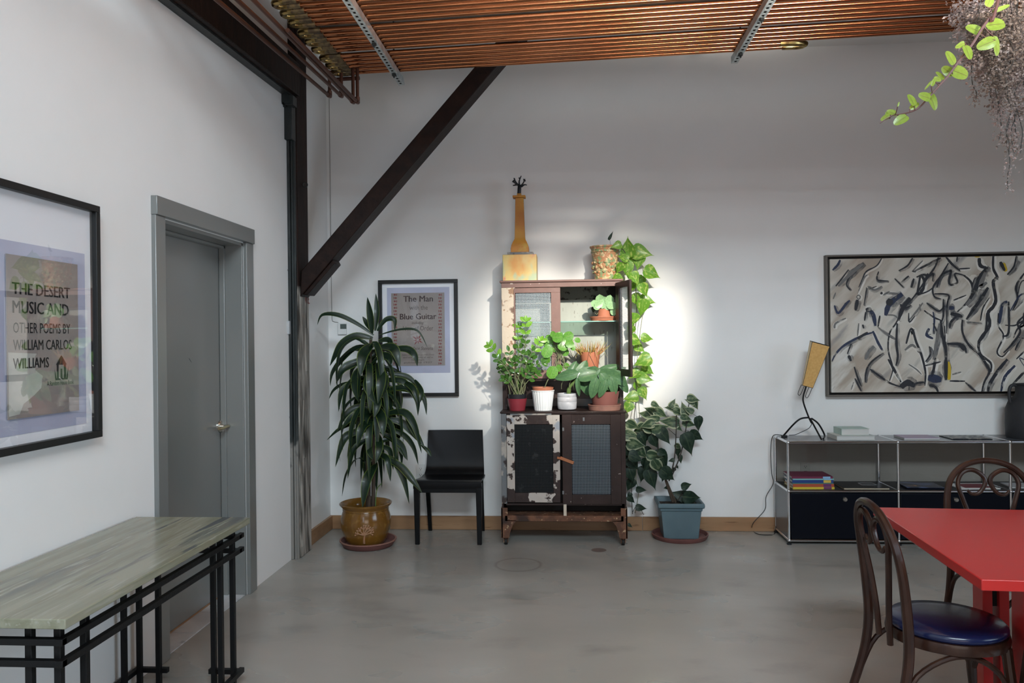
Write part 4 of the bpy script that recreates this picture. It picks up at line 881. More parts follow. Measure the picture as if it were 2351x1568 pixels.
# lamp
LY = 5.79
def L_(x, y, dy=0): return at(1660+x/3.402, 560+y/3.402, LY+dy)
base = L_(640, 1500); t = thing('table_lamp', 'wire legged table lamp with a tilted tan paper shade on the shelf unit', 'lamp', (base.x, LY, zt_))
def corner(x, y, dy): return L_(x, y, dy)
top = [corner(680, 757, .03), corner(697, 765, -.055), corner(832, 801, -.045), corner(815, 793, .045)]
bot = [corner(615, 1100, .02), corner(622, 1105, -.03), corner(701, 1126, -.028), corner(690, 1120, .025)]
for i in range(4):
    j = (i+1) % 4; a_, b_, c_, d_ = bot[i], bot[j], top[j], top[i]; n_ = (b_-a_).cross(d_-a_).normalized()*.0012
    MB().hexa([a_, b_, c_, d_], [a_+n_, b_+n_, c_+n_, d_+n_]).build('shade_panel', m_lampside if i == 0 else m_lampshade, t)
for i in range(4):
    MB().tube([bot[i], top[i]], .0018, 6).build('shade_wire', m_cord, t); MB().tube([top[i], top[(i+1) % 4]], .002, 6).build('shade_wire', m_cord, t); MB().tube([bot[i], bot[(i+1) % 4]], .002, 6).build('shade_wire', m_cord, t)
for a_, b_ in (((612, 1100), (592, 1180)), ((672, 1118), (651, 1200))):
    x, y = b_; MB().tube(spl([L_(a_[0], a_[1]), L_(x-5, y-20), L_(x-2, y), L_(x+14, y-6), L_(a_[0]+24, a_[1]+8)], 5), .0022, 6).build('shade_loop', m_cord, t)
MB().tube(spl([L_(690, 950), L_(648, 1115), L_(627, 1190), L_(630, 1245), L_(668, 1350), L_(692, 1400)], 6), .0058, 10).build('stem', m_blackmetal, t)
foot = lambda u, v, Y: V((at(u, v, Y).x, Y, zt_+.006))
A_ = L_(668, 1356)
MB().tube(spl([A_, L_(605, 1366, -.01), L_(545, 1415, 0), foot(1797.5, 1000, 5.86)], 6), .0062, 10).build('leg', m_blackmetal, t)
MB().tube(spl([L_(680, 1362), L_(722, 1440, -.04), foot(1886, 1010, 5.665)], 6), .0062, 10).build('leg', m_blackmetal, t)
MB().tube(spl([L_(690, 1362), L_(745, 1405, .0), L_(792, 1490, .0), foot(1890, 1006, 5.70)], 6), .0062, 10).build('leg', m_blackmetal, t)
MB().box(foot(1797.5, 1000, 5.86).x-.012, foot(1797.5, 1000, 5.86).x+.03, 5.845, 5.875, zt_, zt_+.014).build('cord_switch', m_cord, t, bevel=.004)
f0 = foot(1805, 1000, 5.86)
MB().tube(spl([L_(694, 1402), L_(670, 1440, .02), L_(600, 1475, .04), f0+V((.06, -.01, .012)), f0+V((.02, 0, .008))], 5), .0024, 6).build('cord', m_cord, t)
g = [f0, V((X0-.02, 5.93, zt_+.004)), V((X0-.035, 5.95, .62)), V((X0-.03, 5.955, .45)), at(1775, 1110, 5.95), at(1759, 1140, 5.93), at(1756, 1170, 5.92), at(1730, 1200, 5.90), onZ(1727, 1216, .005), onZ(1740, 1226, .005), onZ(1766, 1228, .005), onZ(1779, 1224, .005), V((X0+.005, 5.975, .10)), V((X0+.02, 5.982, .30)), V((1.63, 5.985, .40)), V((1.675, 5.975, .425))]
tag(MB().tube(spl(g, 6), .0028, 6).build('power_cord', m_cord), 'thin black lamp cord looping over the floor beside the shelf unit', 'cord')
# ------------------------------------------------------------------ old metal cabinet
CX0, CX1, CYF, CYB = -.486, .398, 5.53, 5.975
UYF = 5.70; CZT = .958
t = cab = thing('kitchen_cabinet', 'old chipped brown metal kitchen cabinet with wire mesh doors on rusty legs', 'cabinet', ((CX0+CX1)/2, 5.75, 0))
def cb(name, mat, x0, x1, y0, y1, z0, z1, par=None, bev=.002): return MB().box(x0, x1, y0, y1, z0, z1).build(name, mat, par or cab, bevel=bev)
cb('counter', m_cab, CX0-.006, CX1+.010, CYF-.008, CYB, CZT-.014, CZT, bev=.004)
cb('side_panel', m_cab, CX0, CX0+.012, CYF, CYB, .17, CZT-.014); cb('side_panel', m_cab, CX1-.012, CX1, CYF, CYB, .17, CZT-.014)
cb('back_panel', m_dark, CX0+.012, CX1-.012, CYB-.008, CYB, .17, CZT-.014)
cb('front_stile', m_cabgrey, CX0, CX0+.038, CYF-.002, CYF+.02, .30, CZT-.014); cb('front_stile', m_cab, CX1-.034, CX1, CYF-.002, CYF+.02, .30, CZT-.014)
cb('top_rail', m_cab, CX0+.038, CX1-.034, CYF-.001, CYF+.02, .936, CZT-.014)
cb('rail_strip', m_cabgrey, at(1171, 950, CYF).x, at(1266, 950, CYF).x, CYF-.006, CYF-.001, .932, .944)
cb('lower_rail', m_cab, CX0+.03, CX1-.03, CYF+.0, CYF+.02, .288, .303)
cb('drawer_floor', m_rust, CX0+.012, CX1-.012, CYF+.0, CYB-.01, .205, .215)
cb('skirt_rail', m_rust, CX0+.02, CX1-.02, CYF-.004, CYF+.016, .175, .216)
cx_ = at(1297, 1170, CYF).x; cb('slot_divider', m_peelwarm, cx_-.010, cx_+.012, CYF-.003, CYF+.02, .178, .300)
cb('inner_divider', m_dark, cx_-.004, cx_+.004, CYF+.02, CYB-.01, .215, .93)
cb('slot_backing', m_dark, CX0+.02, CX1-.02, CYF+.16, CYF+.165, .215, .93)
cb('bottom_plate', m_dark, CX0+.012, CX1-.012, CYF+.02, CYB-.01, .168, .175)
# legs with casters
for (sx_, x) in ((1, CX0), (-1, CX1)):
    for y0, yb_ in ((CYF-.004, CYF+.06), (CYB-.06, CYB)):
        w_ = .105; x0, x1 = (x-.004*sx_, x+w_*sx_)
        pl_ = [(x-.006*sx_, .27 if yb_ < 5.7 else .17), (x+.040*sx_, .27 if yb_ < 5.7 else .17), (x+.040*sx_, .185), (x+w_*sx_, .182), (x+.075*sx_, .145), (x+.055*sx_, .085), (x+.050*sx_, .055), (x-.006*sx_, .055)]
        lg = MB().prism(pl_, lambda p: (p[0], y0, p[1]), lambda p: (p[0], y0+.012, p[1])).build('leg', m_rust, cab, bevel=.002)
        MB().box(*sorted((x-.006*sx_, x+.004*sx_)), y0, yb_, .055, .27 if yb_ < 5.7 else .17).build('leg_return', m_rust, lg)
        cxx, cyy = x+.024*sx_, (y0+yb_)/2
        MB().tube([(cxx, cyy, .04), (cxx, cyy, .07)], .010, 10).build('caster_stem', m_rust, lg)
        wl2 = MB(); wl2.tube([(cxx-.011, cyy+.004, .0235), (cxx+.011, cyy+.004, .0235)], .0235, 18); wl2.build('caster_wheel', m_dark, lg, bevel=.003)
        MB().box(cxx-.016, cxx-.012, cyy-.012, cyy+.014, .018, .052).box(cxx+.012, cxx+.016, cyy-.012, cyy+.014, .018, .052).box(cxx-.016, cxx+.016, cyy-.012, cyy+.014, .048, .052).build('caster_fork', m_rust, lg)
def wires(x0, x1, z0, z1, y, nx, nz, r, mat, par, f=None, name='wire_mesh'):
    m = MB(); f = f or (lambda a, c, d_: V((a, y+d_, c)))
    def strip(a0, a1, c0, c1, d0, d1): m.hexa([f(a0, c0, d0), f(a1, c0, d0), f(a1, c1, d0), f(a0, c1, d0)], [f(a0, c0, d1), f(a1, c0, d1), f(a1, c1, d1), f(a0, c1, d1)])
    for i in range(1, nx): x = x0+(x1-x0)*i/nx; strip(x-r, x+r, z0, z1, 0, 2*r)
    for i in range(1, nz): z = z0+(z1-z0)*i/nz; strip(x0, x1, z-r, z+r, -r, r)
    return m.build(name, mat, par, smooth=False, kind='stuff')
def mdoor(x0, x1, z0, z1, mx0, mx1, mz0, mz1, y, mat, nx, nz, r, wm, back, th=.018, label=None):
    d_ = MB().box(x0, mx0, y, y+th, z0, z1).box(mx1, x1, y, y+th, z0, z1).box(mx0, mx1, y, y+th, z0, mz0).box(mx0, mx1, y, y+th, mz1, z1).build('door', mat, cab, bevel=.0015)
    if label: d_['label'] = label
    wires(mx0, mx1, mz0, mz1, y+.006, nx, nz, r, wm, d_)
    if back: MB().box(mx0, mx1, y+th*.7, y+th*.7+.002, mz0, mz1).build('mesh_backing', back, d_)
    return d_
px = lambda u, v, Y=CYF: at(u, v, Y)
a, b, c, d = px(1163, 953), px(1287, 1153), px(1181, 974), px(1271, 1131)
mdoor(a.x, b.x, b.z, a.z, c.x, d.x, d.z, c.z, CYF-.012, m_peel, 26, 46, .0008, m_wiredark, m_backing, label='door with peeling cream paint')
a, b, c, d = px(1290, 952), px(1427, 1157), px(1312, 974), px(1403, 1135)
dr = mdoor(a.x, b.x, b.z, a.z, c.x, d.x, d.z, c.z, CYF-.012, m_cab, 26, 46, .0010, m_wirelight, m_backblue, label='door with brown enamel and bright mesh')
a, b = px(1286, 1050), px(1317, 1062)
MB().bar((a.x, CYF-.020, a.z), (b.x, CYF-.020, b.z), .022, .010, (0, 1, 0)).build('turn_latch', m_latch, dr, bevel=.002)
MB().bar((px(1279, 1049).x, CYF-.016, a.z), (a.x, CYF-.016, a.z-.004), .016, .008, (0, 1, 0)).build('latch_keeper', m_latch, dr, bevel=.002)
for u, v in ((1293, 985), (1293, 1130), (1340, 962)): p = px(u, v); MB().box(p.x-.006, p.x+.006, CYF-.0135, CYF-.011, p.z-.012, p.z+.012).build('hinge_plate', m_cabgrey, dr)
# upper section
ZT, ZB = 1.908, CZT; TH = .012
cb('upper_side', m_peelwarm, CX0, CX0+TH, UYF+.012, CYB, ZB, ZT-.03); cb('upper_side', m_cab, CX1-TH, CX1, UYF+.012, CYB, ZB, ZT-.03)
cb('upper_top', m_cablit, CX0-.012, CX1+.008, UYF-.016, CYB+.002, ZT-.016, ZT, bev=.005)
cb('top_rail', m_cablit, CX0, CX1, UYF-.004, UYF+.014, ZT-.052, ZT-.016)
cb('upper_stile', m_peelwarm, CX0, CX0+.10, UYF-.006, UYF+.014, 1.205, ZT-.052)
cb('upper_stile', m_cab, CX0, CX0+.035, UYF, UYF+.016, ZB, 1.205); cb('upper_stile', m_cab, CX1-.030, CX1, UYF, UYF+.016, ZB, ZT-.052)
cb('lower_shelf', m_cab, CX0+TH, CX1-TH, UYF+.003, CYB-.006, 1.175, 1.187)
cb('shelf_rail', m_cab, CX0+.02, CX1-.02, UYF+.001, UYF+.016, 1.165, 1.207)
cb('upper_back', m_inside, CX0+TH, CX1-TH, CYB-.006, CYB, 1.187, 1.775, bev=0)
cb('upper_back_shadow', m_insideshade, CX0+TH, CX1-TH, CYB-.0062, CYB, 1.775, ZT-.016, bev=0)
cb('niche_back', m_cab, CX0+TH, CX1-TH, CYB-.20, CYB-.195, 1.03, 1.175)
cb('lining', m_inside, CX1-TH-.004, CX1-TH, UYF+.02, CYB-.006, 1.187, ZT-.016, bev=0)
cb('lining', m_inside, CX0+TH, CX0+TH+.004, UYF+.02, CYB-.006, 1.187, ZT-.016, bev=0)
cb('glass_shelf', m_shelfglass, CX0+TH+.004, CX1-TH-.004, UYF+.025, CYB-.010, 1.597, 1.605, bev=0)
# glass edge as a solid green strip on the front of the shelf
cb('shelf_edge', M('green glass edge', (.20, .36, .31), .15), CX0+TH+.004, CX1-TH-.004, UYF+.022, UYF+.025, 1.597, 1.605, bev=0)
c, d = at(1183, 673, UYF), at(1267, 850, UYF); b = at(1286, 655, UYF)
d_ = MB().box(CX0+.10, b.x, UYF-.012, UYF+.002, d.z-.06, d.z).box(CX0+.10, b.x, UYF-.012, UYF+.002, c.z, ZT-.056).box(d.x, b.x, UYF-.012, UYF+.002, d.z, c.z).box(CX0+.092, c.x, UYF-.012, UYF+.002, d.z-.06, ZT-.056).build('door', m_cablit, cab, bevel=.0015); d_['label'] = 'closed upper door of lit brown enamel'
wires(c.x, d.x, d.z, c.z, UYF-.006, 26, 54, .0012, M('lit wire', (.42, .48, .52), .4), d_)  # beam light on this mesh put into the wire colour
# open door on the right
H0 = V((.352, UYF-.004, 0)); H1 = V((.434, 5.385, 0)); dv = (H1-H0); dl = dv.length; dv.normalize(); dn = V((-dv.y, dv.x, 0))
zo0, zo1 = 1.205, ZT-.030
f = lambda a, c, d_: H0+dv*a+dn*(-d_)+V((0, 0, c))
def dbox(m, a0, a1, c0, c1, d0, d1): return m.hexa([f(a0, c0, d0), f(a1, c0, d0), f(a1, c1, d0), f(a0, c1, d0)], [f(a0, c0, d1), f(a1, c0, d1), f(a1, c1, d1), f(a0, c1, d1)])
m = MB(); dbox(m, .014, .085, zo0, zo1, -.008, .008); dbox(m, dl-.045, dl, zo0, zo1, -.008, .008); dbox(m, .085, dl-.045, zo0, zo0+.05, -.008, .008); dbox(m, .085, dl-.045, zo1-.045, zo1, -.008, .008)
od = m.build('door', m_cab, cab, bevel=.0015); od['label'] = 'upper door standing wide open'
wires(.085, dl-.045, zo0+.05, zo1-.045, 0, 14, 54, .0006, M('lit door wire', (.55, .56, .54), .4), od, f)  # wire lightened, the glare on the open door put into its colour
m = MB(); dbox(m, .0, .03, zo1-.14, zo1-.07, -.012, -.006); m.build('hinge', m_latch, od)
m = MB(); dbox(m, .0, .03, zo0+.06, zo0+.12, -.012, -.006); m.build('hinge', m_rust, od)

# ------------------------------------------------------------------ pots and plants
def pot(t, prof, x, y, z, mat, name='pot', n=36, soil=None, **k):
    o = MB().lathe(prof, x, y, z, n).build(name, mat, t, **k)
    if soil: MB().lathe([(0, soil[1]), (soil[0], soil[1]), (soil[0], soil[1]-.012), (0, soil[1]-.012)], x, y, z, 24).build('soil', m_soil, t)
    return o
def cup(r0, r1, h, th=.006, rim=None, rh=.02):
    if rim: return [(0, 0), (r0, 0), (r1-(r1-r0)*rh/h, h-rh), (rim, h-rh), (rim+.001, h), (rim-th, h), (r1-th, h-rh), (r0-th, th), (0, th)]
    return [(0, 0), (r0, 0), (r1, h), (r1-th, h), (r0-th, th), (0, th)]
def dish(r, h, th=.006): return [(0, 0), (r*.92, 0), (r, h), (r-th, h), (r*.92-th, th), (0, th)]
P_heart = lambda t_: .98*math.sin(PI*min(1, t_*1.02+.03)**.55)**.8*(1-t_**3) if t_ < 1 else 0
P_oval = lambda t_: math.sin(PI*min(1, .02+t_*.98))**.75
P_long = lambda t_: (math.sin(PI*min(1, t_**.85)))**.6*(1-.25*t_)
P_round = lambda t_: math.sqrt(max(0, 1-(2*min(1, t_)-1)**2))*.98+.02
P_drac = lambda t_: max(0, (.30+.70*math.sin(PI*min(1, t_*.95))**.9)*(1-t_**4.5))
P_tooth = lambda t_: (P_round(t_)**.8*(1.05-.35*t_))*(1 if int(t_*20+.5) % 2 else .92)
U_zz = unit_leaf('oval leaf', P_oval, l_zz, 8, .10, .12); U_zzl = unit_leaf('young oval leaf', P_oval, l_zzl, 8, .10, .12)
U_poth = unit_leaf('heart leaf', P_heart, l_poth, 9, .22, .14); U_var = unit_leaf('variegated leaf', P_heart, l_varieg, 9, .28, .12, wave=.02); U_dk = unit_leaf('dark leaf', P_heart, l_darkleaf, 9, .30, .12, wave=.02)
U_pil = unit_leaf('round leaf', P_round, l_pilea, 8, .10, .10); U_orc = unit_leaf('broad strap leaf', P_long, l_orch, 10, .30, .18); U_suc = unit_leaf('succulent leaf', P_round, l_succ, 7, -.12, .15)
U_crp = unit_leaf('toothed leaf', P_tooth, l_creep, 20, .15, .10)
def img(deg, dy=0): a_ = math.radians(deg); return V((math.cos(a_), dy, -math.sin(a_)))   # direction as seen from the front, 0 right, 90 down
def front(k=.4): return V((R(-k, k), -1, R(-.1, k)))
def pxleaf(me, u, v, Y, size, deg, ratio, par, dy=None, name='leaf', Z=6.0):
    dy = R(-.25, .25) if dy is None else dy
    L = size*Y/FPX; d_ = img(deg, dy); c_ = at(u, v, Y); b_ = c_-d_.normalized()*L*.5
    put_leaf(me, b_, d_, front(), L, L*ratio, par, name); return b_

# --- dracaena in ochre pot
DX, DYY = -1.470, 5.505
t = thing('floor_saucer', 'wide brown saucer under the ochre glazed pot', 'saucer', (DX+.015, DYY, 0))
MB().lathe([(0, 0), (.165, 0), (.178, .008), (.200, .042), (.203, .050), (.192, .050), (.170, .016), (0, .013)], DX+.015, DYY, 0, 48).build('saucer_body', m_terradark, t)
MB().lathe([(.192, .0505), (.2035, .0505), (.2035, .044), (.201, .044)], DX+.015, DYY, 0, 48).build('worn_rim', m_terralip, t)
t = thing('potted_dracaena', 'tall drooping dark green dracaena in an ochre glazed pot with tree relief', 'potted plant', (DX, DYY, .014))
zp = .014
pr = [(0, 0), (.118, 0), (.128, .006), (.152, .05), (.174, .11), (.180, .155), (.176, .20), (.166, .235), (.162, .248), (.166, .252), (.163, .258), (.168, .27), (.186, .288), (.188, .297), (.180, .300), (.160, .286), (.150, .25), (.150, .2), (0, .2)]
MB().lathe(pr, DX, DYY, zp, 56).build('pot', m_ochre, t, angle=50)
MB().lathe([(0, .235), (.151, .235), (.151, .22), (0, .22)], DX, DYY, zp, 30).build('soil', m_soil, t)
rel = MB(); rs = random.Random(4)
def rad(z):
    for (r0, z0), (r1, z1) in zip(pr[1:10], pr[2:11]):
        if z0 <= z <= z1 and z1 > z0: return r0+(r1-r0)*(z-z0)/(z1-z0)
    return .17
def onpot(a_, z): r_ = rad(z)+.002; return V((DX+r_*math.sin(a_), DYY-r_*math.cos(a_), zp+z))
def twig(x, z, th_, L, n_, w_):
    pts = [onpot(A0+(x+math.sin(th_+.25*i/4)*L*i/4)/.178, z+math.cos(th_)*L*i/4) for i in range(5)]; rel.tube(pts, [w_*(1-.11*i) for i in range(5)], 6)
    x1, z1 = x+math.sin(th_+.25)*L, z+math.cos(th_)*L
    if n_ > 0:
        for k in (-.75, .05, .75): twig(x1, z1, th_+k*R(.8, 1.1), L*R(.55, .75), n_-1, w_*.72)
    else: rel.ball(pts[-1], .0062, 6)
A0 = .17
twig(0, .040, -.12, .065, 0, .009)
for k in (-1.35, -.8, -.25, .25, .8, 1.3): twig(0, .103, k, .042, 1, .0056)
rel.build('tree_relief', m_relief, t)
trunk = spl([(DX+.018, DYY, .24), (DX+.02, DYY+.005, .6), (DX+.035, DYY, 1.0), (DX+.05, DYY+.005, 1.5)], 5)
MB().tube(trunk, [.017]*6+[.014]*5+[.011]*5, 10).build('trunk', m_bark, t)
tr2 = spl([(DX+.048, DYY+.015, .24), (DX+.056, DYY+.02, .55), (DX+.06, DYY+.015, .85), (DX+.055, DYY+.01, 1.15)], 5)
MB().tube(tr2, [.014]*8+[.009]*8, 10).build('trunk', m_bark, t)
MB().tube(spl([(DX+.03, DYY-.01, .24), (DX+.028, DYY-.02, .30), (DX+.035, DYY-.015, .36)], 4), [.022]*4+[.014]*5, 8).build('trunk', m_bark, t)
MB().tube(spl([(DX+.085, DYY-.05, .24), (DX+.085, DYY-.05, .33), (DX+.10, DYY-.06, .42), (DX+.135, DYY-.08, .46)], 5), .0035, 6).build('thin_stem', m_stemgreen, t)
DL = '''405,320 395,200 372,66|60|-.02;425,300 437,170 430,40|45|.05;400,300 370,250 338,200|42|.06;415,330 300,250 170,190 60,190 25,262|38|-.02;410,352 300,335 205,385 150,470 112,545|72|-.05;410,410 300,415 205,490 130,590 115,685|44|.05;440,300 500,225 560,225 560,305|46|0;450,330 600,290 720,300 790,420|20|.0;450,372 520,365 548,430|50|.1;460,410 555,425 597,552|80|-.12;500,430 640,425 700,470 718,545|60|-.05;402,395 340,470 325,615|86|-.2;440,520 470,620 445,805|84|-.22;392,560 375,680 430,810|72|-.18;400,480 280,525 200,570 155,665|70|-.08;390,600 270,665 195,720 172,862|58|-.08;400,520 300,590 285,690 312,795|68|-.14;400,640 220,665 140,710 105,775|30|.05;430,830 300,825 215,890 160,1005|46|-.06;420,850 280,885 190,985|56|-.12;420,900 300,930 180,980 88,1060|40|-.02;420,920 340,965 300,1105|72|-.18;400,980 260,1010 200,1070 150,1245|62|-.06;400,1040 280,1120 235,1325|46|-.08;430,830 470,900 482,1035|78|-.24;440,1010 455,1100 428,1220|62|-.2;400,1040 388,1120 412,1195|56|-.2;432,1225 370,1330 338,1525|78|-.16;440,1150 510,1190 532,1345|50|-.1;440,1160 560,1205 625,1330 662,1500|58|-.02;450,1160 590,1230 680,1330 752,1422|60|-.06;460,1000 560,1050 620,1110 650,1200|50|.06;470,960 610,1010 690,1100 725,1230|46|.04;470,882 620,862 700,960 748,1150|62|-.08;470,905 600,930 680,1000 715,1060|60|.02;480,722 640,690 715,765 722,890|60|-.05;490,640 620,650 700,745|54|-.02;500,720 590,745 592,905|60|.08;470,700 640,705 755,755 782,885|52|-.04;500,600 600,605 680,640 752,745|46|.04;480,760 545,900 560,1190|64|.1;450,1082 540,1050 645,1195|40|.05;450,1100 525,1125 552,1265|44|.0;380,960 300,1010 260,1130 240,1260|60|.0;420,720 330,800 290,900 200,960|50|.08;440,660 500,690 530,800 520,950|60|.0;430,460 520,480 535,540|60|-.1;430,560 520,560 600,600 640,640|40|.1;450,850 560,930 590,1010 560,1110|56|.12;430,600 350,640 300,760|60|.1;430,760 360,840 330,960|66|.1;450,940 520,1000 600,1120 610,1240|50|.12;425,440 350,470 270,560 255,640|40|.12;430,900 500,960 505,1120|60|.08;420,780 350,830 310,960 300,1040|56|-.02;745,1090 790,1130 815,1170|30|-.02;620,650 690,700 720,800|50|-.1;700,640 745,720 735,800|44|-.12;640,900 700,1000 770,1110|50|-.04;430,620 400,700 385,830|70|-.14;460,560 495,640 485,760|60|-.1;410,860 360,900 345,1010|70|-.1;470,820 540,800 610,850|40|.02;415,700 440,790 420,900|70|-.2;455,760 500,820 520,900|50|-.08'''
for it in DL.split(';'):
    ps, w_, dy = it.split('|'); ps = [tuple(map(float, p.split(','))) for p in ps.split()]; n_ = len(ps)
    pts = []
    for i, (x, y) in enumerate(ps):
        f_ = i/(n_-1); pts.append(at(720+x/3.014, 660+y/3.014, DYY+float(dy)*min(1, 1.6*f_)+.0*f_))
    pts = spl(pts, 7 if n_ < 4 else 5)
    lf = leaf_strip(pts, float(w_)/3.014*DYY/FPX*.46, V((R(-.35, .35), -1, R(.1, .5))), P_drac, R(.12, .3))
    o = lf.build('leaf', l_drac, t, fix=False, angle=80)
rs = random.Random(8)
for k in range(34):   # inner drooping leaves all round the canes
    z = .80+.66*k/34; b_ = V((DX+.045+R(-.01, .01), DYY, z)); a_ = 2.4*k; L = R(.14, .24); d_ = V((math.cos(a_), math.sin(a_)*.8, 0))
    pts = spl([b_, b_+d_*L*.5+V((0, 0, R(.03, .07))), b_+d_*L*.95+V((0, 0, -.03)), b_+d_*L*1.1-V((0, 0, R(.14, .24))), b_+d_*L*1.08-V((0, 0, R(.26, .36)))], 4)
    leaf_strip(pts, R(.018, .027), V((d_.x, d_.y-.3, .6)), P_drac, R(.1, .3)).build('leaf', l_drac, t, fix=False, angle=80)
for k in range(26):    # leaves turned to the wall and inwards
    z = R(.55, 1.42); b_ = V((DX+.045, DYY+.01, z)); a_ = R(.15, PI-.15); L = R(.22, .34); d_ = V((math.cos(a_), abs(math.sin(a_))*.8, 0))
    pts = spl([b_, b_+d_*L*.4+V((0, 0, R(.02, .08))), b_+d_*L*.75-V((0, 0, .05)), b_+d_*L*.9-V((0, 0, R(.18, .26)))], 5)
    leaf_strip(pts, R(.018, .028), V((d_.x, d_.y, .6)), P_drac, .2).build('leaf', l_drac, t, fix=False, angle=80)

# --- statue on the cabinet
sx, sy_ = at(1194.5, 600, 5.83).x, 5.83
t = thing('painted_sculpture', 'tall mustard pillar sculpture with a black branching top on a painted block', 'sculpture', (sx, sy_, ZT))
k = 5.83/FPX
def fr(us, vt, vb, m_, nm, d0, taper=None, bev=.003):
    (u0, u1) = us; a_, b_ = at(u0, vb, 5.83), at(u1, vt, 5.83); u2, u3 = taper or us; c_, e_ = at(u2, vt, 5.83), at(u3, vt, 5.83)
    return MB().hexa([(a_.x, sy_-d0, a_.z), (b_.x, sy_-d0, a_.z), (b_.x, sy_+d0, a_.z), (a_.x, sy_+d0, a_.z)], [(c_.x, sy_-d0, b_.z), (e_.x, sy_-d0, b_.z), (e_.x, sy_+d0, b_.z), (c_.x, sy_+d0, b_.z)]).build(nm, m_, t, bevel=bev)
p0 = at(1156, 588, 5.83); p1 = at(1233, 588, 5.83)
MB().box(p0.x, p1.x, sy_-.095, sy_+.095, ZT, p0.z).build('painted_block', m_stain, t, bevel=.004)
zb_ = p0.z
pa, pb_ = at(1167, 580, 5.83), at(1225, 580, 5.83); MB().box(pa.x, pb_.x, sy_-.075, sy_+.075, zb_, zb_+.020).build('plinth_plate', m_cabgrey, t, bevel=.002)
zc_ = zb_+.020
prof_px = [(579, 20.5), (572, 20.5), (564, 19), (556, 15.5), (550, 12.2), (543, 11.6), (500, 10.3), (455, 9.2)]
m = MB(); pr_ = []
for v, hw in prof_px: pr_.append((at(1195, v, 5.83).z, hw*k))
pr_[0] = (zc_, pr_[0][1])
m2 = MB(); kk = len(pr_)
for (z, hw) in pr_: m2.v += [V((sx-hw, sy_-hw*.8, z)), V((sx+hw, sy_-hw*.8, z)), V((sx+hw, sy_+hw*.8, z)), V((sx-hw, sy_+hw*.8, z))]
m2.f.append((3, 2, 1, 0)); m2.f.append(tuple(4*(kk-1)+i for i in range(4)))
for i in range(kk-1):
    for j in range(4): m2.f.append((4*i+j, 4*i+(j+1) % 4, 4*i+4+(j+1) % 4, 4*i+4+j))
m2.build('pillar', m_ochpaint, t, bevel=.002)
ztp = pr_[-1][0]
MB().box(sx-.050, sx+.046, sy_-.04, sy_+.04, ztp, ztp+.016).build('cap', m_ochpaint, t, bevel=.003); MB().box(sx-.018, sx+.014, sy_-.016, sy_+.016, ztp+.016, ztp+.034).build('neck', m_ochpaint, t, bevel=.002)
m = MB(); tb = V((sx-.003, sy_, ztp+.030)); bz = lambda x, y: V((sx+(x-415)/5.6*k, sy_+R(-.012, .012), ztp+.034+(325-y)/5.6*k))
m.tube([tb, bz(415, 260), bz(415, 215)], [.015, .0145, .012], 8)
for pts in ([(415, 230), (380, 205), (325, 165)], [(415, 225), (375, 185), (345, 125)], [(360, 170), (352, 120)], [(380, 205), (330, 215)], [(415, 220), (415, 160), (440, 95)], [(428, 130), (405, 120)], [(425, 230), (460, 200), (490, 140)], [(475, 165), (500, 165)], [(440, 235), (480, 215), (508, 212)], [(480, 160), (472, 140)], [(345, 150), (325, 170)]):
    q = [bz(*p) for p in pts]; m.tube(spl(q, 3), [.0075-.004*i/(3*(len(q)-1)) for i in range(3*(len(q)-1)+1)], 6)
m.build('branching_top', m_potblack, t)

# --- ornate pot with pothos
ox, oy = at(1390, 600, 5.83).x, 5.83
t = thing('potted_pothos', 'ornate gilded clay pot on the cabinet with a long trailing pothos vine', 'potted plant', (ox, oy, ZT))
r1, r0 = 35*k, 25*k; hh = at(1390, 566, 5.83).z-ZT
MB().lathe([(0, 0), (r0+.004, 0), (r0+.006, .012), (r0, .016), (r0+.003, .03), (r1-.012, hh-.05), (r1-.006, hh-.046), (r1-.006, hh-.036), (r1-.010, hh-.032), (r1-.004, hh-.014), (r1+.002, hh-.010), (r1+.002, hh), (r1-.008, hh), (r1-.014, hh-.03), (0, hh-.03)], ox, oy, ZT, 40).build('pot', m_ornate, t)
m = MB()
for k2 in range(14):
    a_ = 2*PI*k2/14; rr = (r0+r1)/2-.002
    for z, s_ in ((.06, .011), (.095, .015), (.13, .011)):
        rr = r0+(r1-r0-.012)*(z-.03)/(hh-.08)+.003; m.ball((ox+rr*math.cos(a_+z*8), oy+rr*math.sin(a_+z*8), ZT+z), s_, 6)
m.build('moulded_relief', m_ornate, t)
MB().lathe([(0, 0), (r1-.013, 0), (r1-.013, -.01), (0, -.01)], ox, oy, ZT+hh-.012, 20).build('soil', m_soil, t)
PL = '''1414,564,28,165,5.70;1441,566,50,265,5.76;1476,580,52,12,5.78;1442,620,44,80,5.76;1459,640,36,60,5.75;1499,628,46,25,5.80;1413,643,34,150,5.72;1479,667,36,70,5.84;1466,602,40,100,5.80;1475,708,44,95,5.86;1455,735,34,100,5.86;1461,783,38,25,5.86;1487,776,32,5,5.88;1474,829,46,155,5.84;1489,850,34,30,5.95;1482,869,40,10,5.88;1478,905,34,60,5.90;1447,912,38,170,5.86;1441,938,34,120,5.84;1430,590,30,200,5.74;1422,617,30,120,5.74;1452,597,34,45,5.80;1450,660,30,110,5.84;1468,646,30,130,5.88;1488,690,40,10,5.92;1462,690,34,60,5.90;1447,760,30,120,5.90;1470,800,30,30,5.93;1455,860,34,150,5.90;1465,890,30,70,5.93'''
vs = []
for it in PL.split(';'):
    u, v, sz, dg, Y = map(float, it.split(',')); b_ = pxleaf(U_poth, u, v, Y, sz, dg, .78, t); vs.append(b_)
